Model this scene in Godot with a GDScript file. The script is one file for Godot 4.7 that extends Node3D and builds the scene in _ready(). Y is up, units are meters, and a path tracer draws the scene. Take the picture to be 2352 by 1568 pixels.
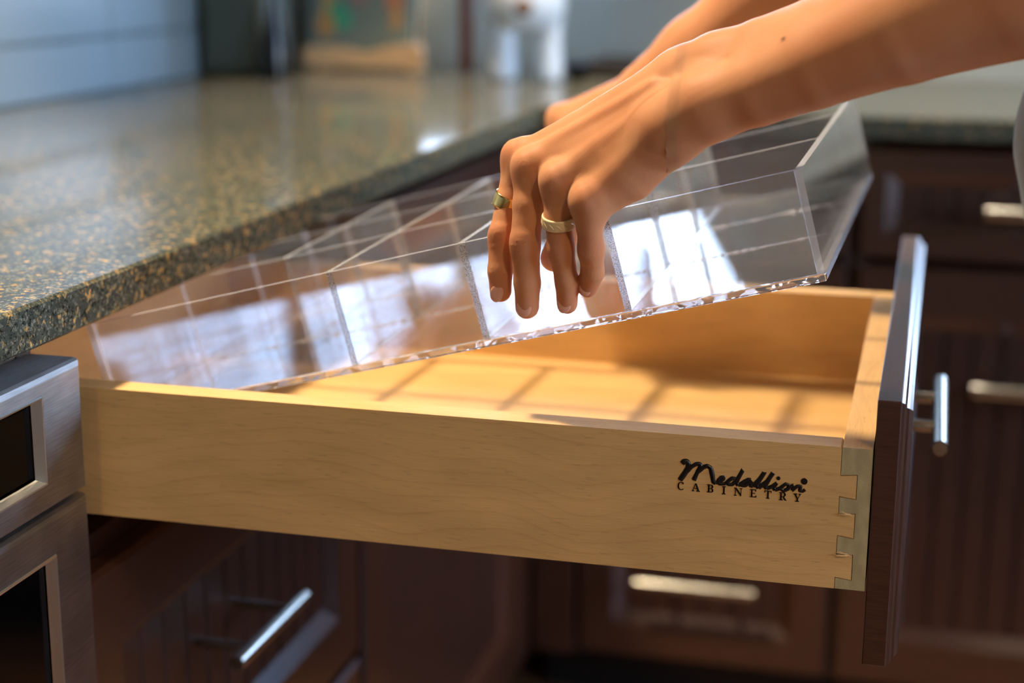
extends Node3D
# Units are metres. Shapes are laid out in the open drawer's own axes (x out of the cabinet, y up, z towards
# the near side); LIFT raises them so that the floor lies at y = 0.

const LIFT := Vector3(0, 0.8425, 0)
const FLOOR_Y := -0.8425
const CEIL_Y := 1.6
const WALL_X := -1.165
const WALL_Z := -1.89
const EDGE_X := -0.4988
const EDGE_Z := -1.2415
const TOP_Y := 0.0715

var mats := {}
var used := {}


func _ready() -> void:
	# ---- camera, sky, exposure ----
	var cam := Camera3D.new()
	cam.name = "camera"
	var lens := CameraAttributesPhysical.new()
	lens.frustum_focal_length = 56.98
	lens.frustum_near = 0.05
	lens.frustum_far = 60.0
	lens.frustum_focus_distance = 0.975
	lens.exposure_aperture = 3.4
	cam.attributes = lens
	cam.basis = Basis(Vector3.UP, 0.2533) * Basis(Vector3.RIGHT, -0.2388) * Basis(Vector3.BACK, 0.0061)
	cam.position = Vector3(0.0221, 0.2828, 0.9249) + LIFT
	add_child(cam)
	cam.current = true

	var env := Environment.new()
	var sky := Sky.new()
	var sm := ProceduralSkyMaterial.new()
	sm.sky_top_color = Color(0.62, 0.76, 0.96)
	sm.sky_horizon_color = Color(0.86, 0.93, 1.0)
	sm.ground_horizon_color = Color(0.55, 0.57, 0.55)
	sm.ground_bottom_color = Color(0.32, 0.33, 0.3)
	sm.sky_energy_multiplier = 3.6
	sm.ground_energy_multiplier = 2.0
	sky.sky_material = sm
	env.background_mode = Environment.BG_SKY
	env.sky = sky
	env.tonemap_mode = Environment.TONE_MAPPER_LINEAR
	env.tonemap_exposure = 1.0
	env.sdfgi_enabled = true
	env.ssao_enabled = true
	env.ssil_enabled = true
	var we := WorldEnvironment.new()
	we.name = "world_environment"
	we.environment = env
	add_child(we)

	make_materials()
	# ---- lights: unseen ceiling downlights, the last two added as fill ----
	downlight(Vector3(-0.79, CEIL_Y, -0.2), 6.8, 37.5, "unseen round ceiling downlight placed to light the worktop and the open drawer", Color(1.0, 0.91, 0.78))  # out of view, placed for the light and shadows in the drawer
	downlight(Vector3(-0.72, CEIL_Y, -1.45), 3.0, 16.5, "unseen round ceiling downlight placed to light the cookbook and the figurine")  # out of view, narrow beam placed to brighten book and figurine
	downlight(Vector3(-0.02, CEIL_Y, -1.25), 4.0, 30.0, "unseen round ceiling downlight placed to light the back wall between the two windows", Color(1.0, 0.94, 0.86))  # out of view, placed for the pale patch on the back wall
	downlight(Vector3(0.9, CEIL_Y, 1.3), 1.9, 62.0, "added round ceiling downlight above the open floor, fill for the drawer and cabinets")  # added fill for the camera-facing sides
	downlight(Vector3(-0.2, CEIL_Y, 2.4), 2.1, 62.0, "added round ceiling downlight near the end wall, fill for the near faces")  # second added fill, from behind the camera

	room()
	countertop()
	oven()
	drawer_cabinet()
	corner_cabinet()
	back_cabinets()
	open_drawer()
	tray()
	person()
	rings()
	counter_things()


# ---------------------------------------------------------------- bookkeeping
func numbered(n: String) -> String:
	used[n] = used.get(n, -1) + 1
	return n if used[n] == 0 else "%s_%03d" % [n, used[n]]


func tag(o: Node, label: String, category := "", group := "") -> void:
	o.set_meta("label", label)
	if category != "":
		o.set_meta("category", category)
	if group != "":
		o.set_meta("group", group)


func thing(called: String, label: String, category: String, base: Vector3, group := "") -> Node3D:
	var o := Node3D.new()
	o.name = numbered(called)
	o.position = base + LIFT
	add_child(o)
	tag(o, label, category, group)
	return o


# A part built in the drawer's axes under a thing (or under another part of it).
func part(called: String, mesh: Mesh, mat: Variant, parent: Node3D) -> MeshInstance3D:
	var o := MeshInstance3D.new()
	o.name = called
	o.mesh = mesh
	var list: Array = mat if mat is Array else [mat]
	for i in list.size():
		mesh.surface_set_material(i, list[i])
	parent.add_child(o, true)
	if parent != self:
		o.position = LIFT - parent.global_position
	else:
		o.position = LIFT
	return o


func solo(called: String, mesh: Mesh, mat: Variant, label: String, category: String, group := "") -> MeshInstance3D:
	var o := part(numbered(called), mesh, mat, self)
	tag(o, label, category, group)
	return o


func struct(called: String, mesh: Mesh, mat: Variant) -> MeshInstance3D:
	var o := part(called, mesh, mat, self)
	o.set_meta("kind", "structure")
	o.set_meta("label", {
		"floor": "brown wooden kitchen floor under the cabinets", "ceiling": "white ceiling with round recessed downlights",
		"wall_left": "wall beside the long worktop, clad in wide pale blue-grey tiles", "wall_right": "plain grey wall across the kitchen from the tiles",
		"wall_front": "plain grey end wall opposite the windows", "wall_back": "grey wall with two unseen windows behind the worktop corner",
		"window_1": "unseen white framed window above the cookbook, reflected in the organizer", "window_3": "unseen wide window across the kitchen, placed to light the oven and worktop edge",
		"window_2": "unseen white framed window above the cabinets, reflected in the oven and drawer front"}[called])
	return o


# ---------------------------------------------------------------- mesh helpers
func begin() -> SurfaceTool:
	var st := SurfaceTool.new()
	st.begin(Mesh.PRIMITIVE_TRIANGLES)
	return st


func grain_uv(p: Vector3, n: Vector3, grain: int) -> Vector2:
	var a := n.abs()
	var face := 0 if a.x >= a.y and a.x >= a.z else (1 if a.y >= a.z else 2)
	var u := grain
	if face == grain:
		u = (face + 1) % 3
	var v := 3 - face - u
	return Vector2(p[u], p[v])


func tri(st: SurfaceTool, a: Vector3, b: Vector3, c: Vector3, n: Vector3, grain := 0, na := Vector3.ZERO, nb := Vector3.ZERO, nc := Vector3.ZERO) -> void:
	var ns := [n if na == Vector3.ZERO else na, n if nb == Vector3.ZERO else nb, n if nc == Vector3.ZERO else nc]
	var ps := [a, b, c]
	var order := [0, 1, 2]
	if (b - a).cross(c - a).dot(n) > 0.0:
		order = [0, 2, 1]
	for i in order:
		st.set_normal(ns[i])
		st.set_uv(grain_uv(ps[i], n, grain))
		st.add_vertex(ps[i])


func quad(st: SurfaceTool, a: Vector3, b: Vector3, c: Vector3, d: Vector3, out: Vector3, grain := 0) -> void:
	var n := (b - a).cross(c - a)
	if n.length() < 1e-14:
		n = (c - a).cross(d - a)
	if n.length() < 1e-14:
		return
	n = n.normalized()
	if n.dot(out) < 0.0:
		n = -n
	tri(st, a, b, c, n, grain)
	tri(st, a, c, d, n, grain)


# Box with chamfered edges.
func bx(st: SurfaceTool, lo: Vector3, hi: Vector3, bev := 0.001, grain := 0) -> void:
	var mid := (lo + hi) / 2.0
	var h := (hi - lo) / 2.0
	bev = minf(bev, minf(h.x, minf(h.y, h.z)) * 0.9)
	var pt := func(axis: int, s: Vector3) -> Vector3:
		var q := h - Vector3.ONE * bev
		q[axis] = h[axis]
		return mid + q * s
	for i in 3:
		var j := (i + 1) % 3
		var k := (i + 2) % 3
		for si in [-1.0, 1.0]:
			var c := []
			for sg in [[-1.0, -1.0], [1.0, -1.0], [1.0, 1.0], [-1.0, 1.0]]:
				var s := Vector3.ZERO
				s[i] = si
				s[j] = sg[0]
				s[k] = sg[1]
				c.append(pt.call(i, s))
			var n := Vector3.ZERO
			n[i] = si
			quad(st, c[0], c[1], c[2], c[3], n, grain)
			if bev > 0.0:
				for sj in [-1.0, 1.0]:
					var a := Vector3.ZERO
					a[i] = si
					a[j] = sj
					a[k] = -1.0
					var b := a
					b[k] = 1.0
					quad(st, pt.call(i, a), pt.call(j, a), pt.call(j, b), pt.call(i, b), Vector3(a[0], a[1], a[2]) + b, grain)
	if bev > 0.0:
		for sx in [-1.0, 1.0]:
			for sy in [-1.0, 1.0]:
				for sz in [-1.0, 1.0]:
					var s := Vector3(sx, sy, sz)
					tri(st, pt.call(0, s), pt.call(1, s), pt.call(2, s), s.normalized(), grain)


func box(lo: Vector3, hi: Vector3, bev := 0.001, grain := 0) -> ArrayMesh:
	var st := begin()
	bx(st, lo, hi, bev, grain)
	return st.commit()


# Swept tube with a round section; radii per point; ends closed with a small chamfer.
func tube(st: SurfaceTool, pts: Array, radii: Array, seg := 16, squash := Vector3.ONE) -> void:
	var rings := []
	var dirs := []
	for i in pts.size():
		var d: Vector3 = (pts[mini(i + 1, pts.size() - 1)] - pts[maxi(i - 1, 0)]).normalized()
		dirs.append(d)
	var up := Vector3.UP if absf(dirs[0].y) < 0.9 else Vector3.RIGHT
	for i in pts.size():
		var d: Vector3 = dirs[i]
		var a := (up - d * up.dot(d)).normalized()
		var b := d.cross(a)
		up = a
		var ring := []
		for k in seg:
			var t := TAU * k / seg
			ring.append([pts[i] + (a * cos(t) + b * sin(t)) * radii[i] * squash, (a * cos(t) + b * sin(t))])
		rings.append(ring)
	for i in pts.size() - 1:
		for k in seg:
			var k2 := (k + 1) % seg
			var p: Array = [rings[i][k], rings[i][k2], rings[i + 1][k2], rings[i + 1][k]]
			var n: Vector3 = (p[0][1] + p[1][1]).normalized()
			tri(st, p[0][0], p[1][0], p[2][0], n, 0, p[0][1], p[1][1], p[2][1])
			tri(st, p[0][0], p[2][0], p[3][0], n, 0, p[0][1], p[2][1], p[3][1])
	for e in [0, pts.size() - 1]:
		var out: Vector3 = -dirs[0] if e == 0 else dirs[e]
		for k in seg:
			tri(st, pts[e], rings[e][k][0], rings[e][(k + 1) % seg][0], out)


func rod(a: Vector3, b: Vector3, r: float, seg := 24) -> ArrayMesh:
	var st := begin()
	var d := (b - a).normalized()
	var c := r * 0.12
	tube(st, [a, a + d * c, b - d * c, b], [r - c, r, r, r - c], seg)
	return st.commit()


# Profile of [radius, height] pairs turned about a vertical axis through c.
func lathe(st: SurfaceTool, c: Vector3, prof: Array, seg := 32, flat := Vector3.ONE) -> void:
	var nr := []
	for i in prof.size():
		var d: Vector2 = prof[mini(i + 1, prof.size() - 1)] - prof[maxi(i - 1, 0)]
		nr.append(Vector2(d.y, -d.x).normalized())
	for i in prof.size() - 1:
		for k in seg:
			var q := []
			for e in [[i, k], [i, k + 1], [i + 1, k + 1], [i + 1, k]]:
				var t: float = TAU * e[1] / seg
				var v: Vector2 = prof[e[0]]
				var m: Vector2 = nr[e[0]]
				q.append([c + Vector3(cos(t) * v.x, v.y, sin(t) * v.x) * flat, Vector3(cos(t) * m.x, m.y, sin(t) * m.x).normalized()])
			var n: Vector3 = (q[0][1] + q[1][1] + q[2][1] + q[3][1]).normalized()
			tri(st, q[0][0], q[1][0], q[2][0], n, 1, q[0][1], q[1][1], q[2][1])
			tri(st, q[0][0], q[2][0], q[3][0], n, 1, q[0][1], q[2][1], q[3][1])


# Outline in x, y pushed out from z0 to z1. The z1 cap goes to its own SurfaceTool.
func prism(st: SurfaceTool, cap: SurfaceTool, pts: PackedVector2Array, z0: float, z1: float, grain := 0) -> void:
	var ids := Geometry2D.triangulate_polygon(pts)
	for t in range(0, ids.size(), 3):
		var a := pts[ids[t]]
		var b := pts[ids[t + 1]]
		var c := pts[ids[t + 2]]
		tri(cap, Vector3(a.x, a.y, z1), Vector3(b.x, b.y, z1), Vector3(c.x, c.y, z1), Vector3.BACK, grain)
		tri(st, Vector3(a.x, a.y, z0), Vector3(b.x, b.y, z0), Vector3(c.x, c.y, z0), Vector3.FORWARD, grain)
	var ccw := not Geometry2D.is_polygon_clockwise(pts)
	for i in pts.size():
		var a := pts[i]
		var b := pts[(i + 1) % pts.size()]
		var d := (b - a).normalized()
		var n := Vector3(d.y, -d.x, 0) * (1.0 if ccw else -1.0)
		quad(st, Vector3(a.x, a.y, z0), Vector3(b.x, b.y, z0), Vector3(b.x, b.y, z1), Vector3(a.x, a.y, z1), n, grain)


# A frame of stiles and rails on a face. o: lower left back corner; A, B: across and up; N: out of the face.
# rings: list of [inset, height above the back]; the strip between two rings is one sloped or flat surround.
func frame_rings(st: SurfaceTool, o: Vector3, A: Vector3, B: Vector3, N: Vector3, w: float, h: float, rings: Array) -> void:
	var ga := A.abs().max_axis_index()
	var gb := B.abs().max_axis_index()
	var mid := o + A * w / 2.0 + B * h / 2.0
	for i in rings.size() - 1:
		var c := []
		for r in [rings[i], rings[i + 1]]:
			for q in [[r[0], r[0]], [w - r[0], r[0]], [w - r[0], h - r[0]], [r[0], h - r[0]]]:
				c.append(o + A * q[0] + B * q[1] + N * r[1])
		for k in 4:
			var k2 := (k + 1) % 4
			var out: Vector3 = N * 0.001 + (N if rings[i][1] == rings[i + 1][1] else Vector3.ZERO)
			if rings[i][1] != rings[i + 1][1]:
				var rising: bool = rings[i + 1][1] > rings[i][1]
				var away: Vector3 = ((c[k] + c[k2]) / 2.0 - mid)
				away -= N * away.dot(N)
				out = N * 0.01 + away.normalized() * (1.0 if rising else -1.0)
			quad(st, c[k], c[k2], c[4 + k2], c[4 + k], out, ga if k % 2 == 0 else gb)


# ---------------------------------------------------------------- materials
func solid(color: Color, rough: float, metal := 0.0) -> StandardMaterial3D:
	var m := StandardMaterial3D.new()
	m.albedo_color = color
	m.roughness = rough
	m.metallic = metal
	return m


func picture(w: int, h: int, paint: Callable) -> ImageTexture:
	var im := Image.create(w, h, false, Image.FORMAT_RGB8)
	for y in h:
		for x in w:
			im.set_pixel(x, y, paint.call(x, y))
	return ImageTexture.create_from_image(im)


func noise(s: int, f: float, octaves := 3, kind := FastNoiseLite.TYPE_SIMPLEX_SMOOTH) -> FastNoiseLite:
	var n := FastNoiseLite.new()
	n.seed = s
	n.frequency = f
	n.noise_type = kind
	n.fractal_octaves = octaves
	return n


# Wood: growth rings met at a low angle, fine fibres along u, short flecks.
func wood(base: Color, ring: Color, s: int, ring_gap: float, ring_mix: float, fibre: float) -> ImageTexture:
	var big := noise(s, 0.004, 2)
	var wob := noise(s + 1, 0.012, 2)
	var fib := noise(s + 2, 0.35, 2)
	var patch := noise(s + 3, 0.006, 2)
	var fleck := noise(s + 4, 0.09, 1)
	return picture(1024, 512, func(x: int, y: int) -> Color:
		# walked round a circle along the grain, so that the picture repeats without a seam
		var t0 := TAU * x / 1024.0
		var cx := cos(t0) * 163.0
		var cz := sin(t0) * 163.0
		var fy := float(y)
		var hgt := fy + big.get_noise_3d(cx * 0.42, fy * 0.6, cz * 0.42) * 62.0 + wob.get_noise_3d(cx * 0.3, fy, cz * 0.3) * 4.0
		var t := fposmod(hgt / ring_gap, 1.0)
		var line := pow(t, 8.0) * (0.6 + 0.4 * patch.get_noise_3d(cx * 0.4, fy + 300.0, cz * 0.4))
		var f := fib.get_noise_3d(cx * 0.035, fy, cz * 0.035) * fibre
		var c := base.lerp(ring, clampf(line * ring_mix, 0.0, 1.0))
		var v := 1.0 + f + patch.get_noise_3d(cx * 0.5, fy * 1.5, cz * 0.5) * 0.06
		if fleck.get_noise_3d(cx * 0.2, fy * 1.8, cz * 0.2) > 0.74:
			v *= 0.93
		return Color(c.r * v, c.g * v, c.b * v))


func make_materials() -> void:
	var m := solid(Color.WHITE, 0.55)
	m.albedo_texture = wood(Color(0.83, 0.67, 0.435), Color(0.7, 0.525, 0.31), 11, 30.0, 0.5, 0.04)
	m.uv1_scale = Vector3(3.2, 6.4, 1)
	m.metallic_specular = 0.3
	mats.maple = m
	# sawn end of the maple: greyer, with pores
	var pore := noise(5, 0.5, 2)
	var pore2 := noise(6, 0.03, 2)
	m = solid(Color.WHITE, 0.75)
	m.albedo_texture = picture(256, 256, func(x: int, y: int) -> Color:
		var v := 1.0 + pore.get_noise_2d(x, y) * 0.12 + pore2.get_noise_2d(x, y * 0.4) * 0.1
		return Color(0.66 * v, 0.6 * v, 0.44 * v))
	m.uv1_scale = Vector3(14, 14, 1)
	mats.end_grain = m
	m = solid(Color.WHITE, 0.34)
	m.albedo_texture = wood(Color(0.255, 0.145, 0.095), Color(0.17, 0.088, 0.055), 51, 26.0, 0.8, 0.22)
	m.uv1_scale = Vector3(2.6, 6.0, 1)
	m.clearcoat_enabled = true
	m.clearcoat = 0.35
	m.clearcoat_roughness = 0.18
	mats.cherry = m
	m = solid(Color.WHITE, 0.4)
	m.albedo_texture = wood(Color(0.225, 0.128, 0.088), Color(0.15, 0.077, 0.052), 71, 20.0, 0.8, 0.3)
	m.uv1_scale = Vector3(2.6, 6.0, 1)
	mats.cherry_board = m
	mats.dark_inside = solid(Color(0.3, 0.24, 0.2), 0.7)
	mats.kick = solid(Color(0.06, 0.045, 0.04), 0.6)

	# speckled stone: dark green-grey ground, grey and tan chips, black grains
	var chip := FastNoiseLite.new()
	chip.seed = 3
	chip.noise_type = FastNoiseLite.TYPE_CELLULAR
	chip.cellular_return_type = FastNoiseLite.RETURN_CELL_VALUE
	chip.cellular_jitter = 1.0
	chip.frequency = 0.075
	chip.domain_warp_enabled = true
	chip.domain_warp_amplitude = 9.0
	chip.domain_warp_frequency = 0.05
	var chip2: FastNoiseLite = chip.duplicate()
	chip2.seed = 9
	chip2.frequency = 0.16
	var tint := noise(8, 0.02, 2)
	m = solid(Color.WHITE, 0.07)
	m.albedo_texture = picture(768, 768, func(x: int, y: int) -> Color:
		var a := chip.get_noise_2d(x, y)
		var b := chip2.get_noise_2d(x, y)
		var c := Color(0.28, 0.295, 0.26)
		if b > 0.4:
			c = Color(0.5, 0.49, 0.41)
		elif b < -0.4:
			c = Color(0.13, 0.14, 0.115)
		if a > 0.68:
			c = Color(0.8, 0.61, 0.37)
		elif a > 0.46:
			c = Color(0.6, 0.5, 0.31)
		elif a < -0.8:
			c = Color(0.09, 0.1, 0.085)
		var v := 1.0 + tint.get_noise_2d(x, y) * 0.16
		return Color(c.r * v, c.g * v, c.b * v))
	m.uv1_triplanar = true
	m.uv1_world_triplanar = true
	m.uv1_triplanar_sharpness = 8.0
	m.uv1_scale = Vector3.ONE * 4.0
	m.metallic_specular = 0.13
	mats.stone = m

	# brushed steel, lines along the first axis of the face
	var streak := noise(13, 0.6, 2)
	var smear := noise(14, 0.012, 2)
	m = solid(Color.WHITE, 0.48, 1.0)
	m.albedo_texture = picture(512, 512, func(x: int, y: int) -> Color:
		var v := 0.62 + streak.get_noise_2d(x * 0.02, y) * 0.07 + smear.get_noise_2d(x, y) * 0.05
		return Color(v, v * 0.99, v * 0.965))
	m.uv1_scale = Vector3(4, 4, 1)
	m.anisotropy_enabled = true
	m.anisotropy = -0.75
	mats.steel = m
	mats.polished = solid(Color(0.82, 0.83, 0.83), 0.3, 1.0)
	mats.nickel = solid(Color(0.7, 0.68, 0.63), 0.24, 1.0)
	mats.black_glass = solid(Color(0.012, 0.012, 0.013), 0.08)
	mats.black_glass.metallic_specular = 0.25
	mats.black = solid(Color(0.03, 0.028, 0.025), 0.35)
	mats.seam = solid(Color(0.02, 0.02, 0.02), 0.7)

	# acrylic sheet and its sawn, glued edges
	m = solid(Color(1, 1, 1, 0.008), 0.02)
	m.transparency = BaseMaterial3D.TRANSPARENCY_ALPHA
	mats.acrylic = m
	m = solid(Color(0.95, 0.96, 1.0, 0.36), 0.26)
	m.transparency = BaseMaterial3D.TRANSPARENCY_ALPHA
	mats.acrylic_edge = m
	var glue := noise(21, 0.16, 2)
	m = solid(Color(1, 1, 1, 0.62), 0.26)
	m.transparency = BaseMaterial3D.TRANSPARENCY_ALPHA
	m.albedo_texture = picture(256, 256, func(x: int, y: int) -> Color:
		var v := clampf(0.72 + glue.get_noise_2d(x, y * 0.7) * 1.3, 0.12, 1.0)
		return Color(v, v, v))
	m.uv1_scale = Vector3(30, 30, 1)
	mats.glued_edge = m
	m = solid(Color(1, 1, 1, 0.0), 0.03)
	m.refraction_enabled = true
	m.refraction_scale = 0.049
	var ripple := noise(23, 0.02, 3)
	m.normal_enabled = true
	m.normal_scale = 0.5
	var bump := Image.create(256, 256, false, Image.FORMAT_RGB8)
	for y in 256:
		for x in 256:
			var v := 0.5 + ripple.get_noise_2d(x, y * 0.4) * 0.5
			bump.set_pixel(x, y, Color(v, v, v))
	bump.bump_map_to_normal_map(6.0)
	m.normal_texture = ImageTexture.create_from_image(bump)
	m.uv1_scale = Vector3(9, 40, 1)
	mats.clear_block = m

	mats.wall = solid(Color(0.66, 0.66, 0.61), 0.85)
	mats.tile = solid(Color(0.55, 0.61, 0.64), 0.22)
	mats.grout = solid(Color(0.4, 0.46, 0.46), 0.9)
	mats.ceiling = solid(Color(0.86, 0.85, 0.82), 0.9)
	m = solid(Color.WHITE, 0.4)
	m.albedo_texture = wood(Color(0.5, 0.33, 0.2), Color(0.36, 0.22, 0.12), 91, 60.0, 0.7, 0.1)
	m.uv1_scale = Vector3(0.8, 3, 1)
	mats.floor = m
	mats.white_paint = solid(Color(0.9, 0.9, 0.88), 0.4)
	m = solid(Color(1, 1, 1, 0.03), 0.02)
	m.transparency = BaseMaterial3D.TRANSPARENCY_ALPHA
	mats.pane = m
	m = solid(Color(1.0, 0.93, 0.8), 0.5)
	m.emission_enabled = true
	m.emission = Color(1.0, 0.86, 0.66)
	m.emission_energy_multiplier = 3.0
	mats.lamp = m

	var pores := noise(41, 0.22, 3)
	m = solid(Color.WHITE, 0.5)
	m.vertex_color_use_as_albedo = true
	m.subsurf_scatter_enabled = true
	m.subsurf_scatter_strength = 0.2
	m.metallic_specular = 0.2
	m.heightmap_enabled = true
	m.heightmap_scale = 0.011
	m.heightmap_texture = picture(256, 256, func(x: int, y: int) -> Color:
		var v := 0.5 + pores.get_noise_2d(x, y) * 0.5
		return Color(v, v, v))
	m.uv1_triplanar = true
	m.uv1_scale = Vector3.ONE * 22.0
	mats.skin = m
	mats.nail = solid(Color(0.87, 0.63, 0.53), 0.4)
	var knit := noise(43, 0.3, 2)
	m = solid(Color.WHITE, 0.95)
	m.albedo_texture = picture(256, 256, func(x: int, y: int) -> Color:
		var v := 0.17 + knit.get_noise_2d(x, y) * 0.09
		return Color(v, v * 0.98, v * 0.9))
	m.uv1_triplanar = true
	m.uv1_scale = Vector3.ONE * 9.0
	m.rim_enabled = true
	m.rim = 0.2
	mats.knit = m
	mats.trousers = solid(Color(0.3, 0.3, 0.25), 0.9)
	mats.hair = solid(Color(0.16, 0.1, 0.07), 0.6)
	mats.gold = solid(Color(1.0, 0.83, 0.52), 0.16, 1.0)
	m = solid(Color(0.88, 0.74, 0.5), 0.34)
	m.albedo_color = Color(0.95, 0.85, 0.66)
	mats.ivory = m
	mats.burnt = solid(Color(0.045, 0.03, 0.025), 0.3)
	mats.ceramic = solid(Color(0.9, 0.94, 0.97), 0.25)


# ---------------------------------------------------------------- lights and room
func downlight(at: Vector3, energy: float, cone: float, label: String, glow := Color(1.0, 0.87, 0.7)) -> void:
	var t := thing("unseen_ceiling_light", label, "ceiling light", at, "unseen ceiling downlights")  # fittings stay out of view, chosen for the light they cast
	var st := begin()
	lathe(st, at, [Vector2(0.088, 0.02), Vector2(0.088, -0.001), Vector2(0.092, -0.006), Vector2(0.112, -0.004), Vector2(0.114, 0.0)], 40)
	part("trim_ring", st.commit(), mats.white_paint, t)
	st = begin()
	lathe(st, at, [Vector2(0.0005, 0.004), Vector2(0.086, 0.004), Vector2(0.087, 0.012)], 40)
	part("lens", st.commit(), mats.lamp, t)
	var l := SpotLight3D.new()
	l.name = "unseen_lamp_glow"
	l.light_color = glow
	l.light_energy = energy
	l.light_size = 0.085
	l.spot_range = 8.0
	l.spot_attenuation = 2.0
	l.spot_angle = cone
	l.spot_angle_attenuation = 0.35
	l.shadow_enabled = true
	t.add_child(l)
	l.position = Vector3(0, -0.012, 0)
	l.rotation.x = -PI / 2.0


func room() -> void:
	var x0 := WALL_X - 0.008
	var x1 := 2.4
	var z1 := 3.4
	struct("floor", box(Vector3(x0 - 0.12, FLOOR_Y - 0.1, WALL_Z - 0.12), Vector3(x1 + 0.12, FLOOR_Y, z1 + 0.12), 0.0), mats.floor)
	struct("ceiling", box(Vector3(x0 - 0.12, CEIL_Y + 0.022, WALL_Z - 0.12), Vector3(x1 + 0.12, CEIL_Y + 0.12, z1 + 0.12), 0.0), mats.ceiling)
	var wl := struct("wall_left", box(Vector3(x0 - 0.12, FLOOR_Y, WALL_Z - 0.12), Vector3(x0, CEIL_Y + 0.022, z1 + 0.12), 0.0), mats.grout)
	for r in 6:
		for k in 5:
			var y := TOP_Y + 0.002 + r * 0.0795
			var z := WALL_Z + 0.004 + k * 0.602
			part("tile", box(Vector3(x0, y, z), Vector3(WALL_X, y + 0.0745, z + 0.598), 0.0015, 2), mats.tile, wl)
	var wz := [WALL_Z - 0.12, -0.7, 1.1, z1 + 0.12]
	var sr := begin()
	for i in 3:
		if i != 1:
			bx(sr, Vector3(x1, FLOOR_Y, wz[i]), Vector3(x1 + 0.12, CEIL_Y + 0.022, wz[i + 1]), 0.0)
		else:
			bx(sr, Vector3(x1, FLOOR_Y, wz[i]), Vector3(x1 + 0.12, 0.05, wz[i + 1]), 0.0)
			bx(sr, Vector3(x1, 1.2, wz[i]), Vector3(x1 + 0.12, CEIL_Y + 0.022, wz[i + 1]), 0.0)
	struct("wall_right", sr.commit(), mats.wall)
	sr = begin()
	frame_rings(sr, Vector3(x1 + 0.09, 0.05, 1.1), Vector3(0, 0, -1), Vector3.UP, Vector3.LEFT, 1.8, 1.15, [[0.0, 0.0], [0.0, 0.055], [0.03, 0.055], [0.034, 0.02], [0.034, 0.0], [0.0, 0.0]])
	var side := struct("window_3", sr.commit(), mats.white_paint)  # out of view, placed for cool light on oven, handles and worktop edge
	part("pane", box(Vector3(x1 + 0.07, 0.08, -0.67), Vector3(x1 + 0.074, 1.17, 1.07), 0.0), mats.pane, side)
	struct("wall_front", box(Vector3(x0, FLOOR_Y, z1), Vector3(x1, CEIL_Y + 0.022, z1 + 0.12), 0.0), mats.wall)
	# back wall with two window openings out of view, sized for their daylight and reflections
	var open := [[-0.92, -0.485, 0.205, 1.15], [0.28, 1.3, 0.205, 1.15]]
	var st := begin()
	var zb := WALL_Z - 0.12
	var xs := [x0, open[0][0], open[0][1], open[1][0], open[1][1], x1]
	for i in 5:
		if i % 2 == 0:
			bx(st, Vector3(xs[i], FLOOR_Y, zb), Vector3(xs[i + 1], CEIL_Y + 0.022, WALL_Z), 0.0)
		else:
			bx(st, Vector3(xs[i], FLOOR_Y, zb), Vector3(xs[i + 1], open[0][2], WALL_Z), 0.0)
			bx(st, Vector3(xs[i], open[0][3], zb), Vector3(xs[i + 1], CEIL_Y + 0.022, WALL_Z), 0.0)
	struct("wall_back", st.commit(), mats.wall)
	for k in 2:
		var w: Array = open[k]
		st = begin()
		frame_rings(st, Vector3(w[0], w[2], zb + 0.03), Vector3.RIGHT, Vector3.UP, Vector3.BACK, w[1] - w[0], w[3] - w[2], [[0.0, 0.0], [0.0, 0.055], [0.014, 0.055], [0.018, 0.02], [0.018, 0.0], [0.0, 0.0]])
		var f := struct("window_%d" % (k + 1), st.commit(), mats.white_paint)
		part("pane", box(Vector3(w[0] + 0.016, w[2] + 0.016, zb + 0.04), Vector3(w[1] - 0.016, w[3] - 0.016, zb + 0.044), 0.0), mats.pane, f)


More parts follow.
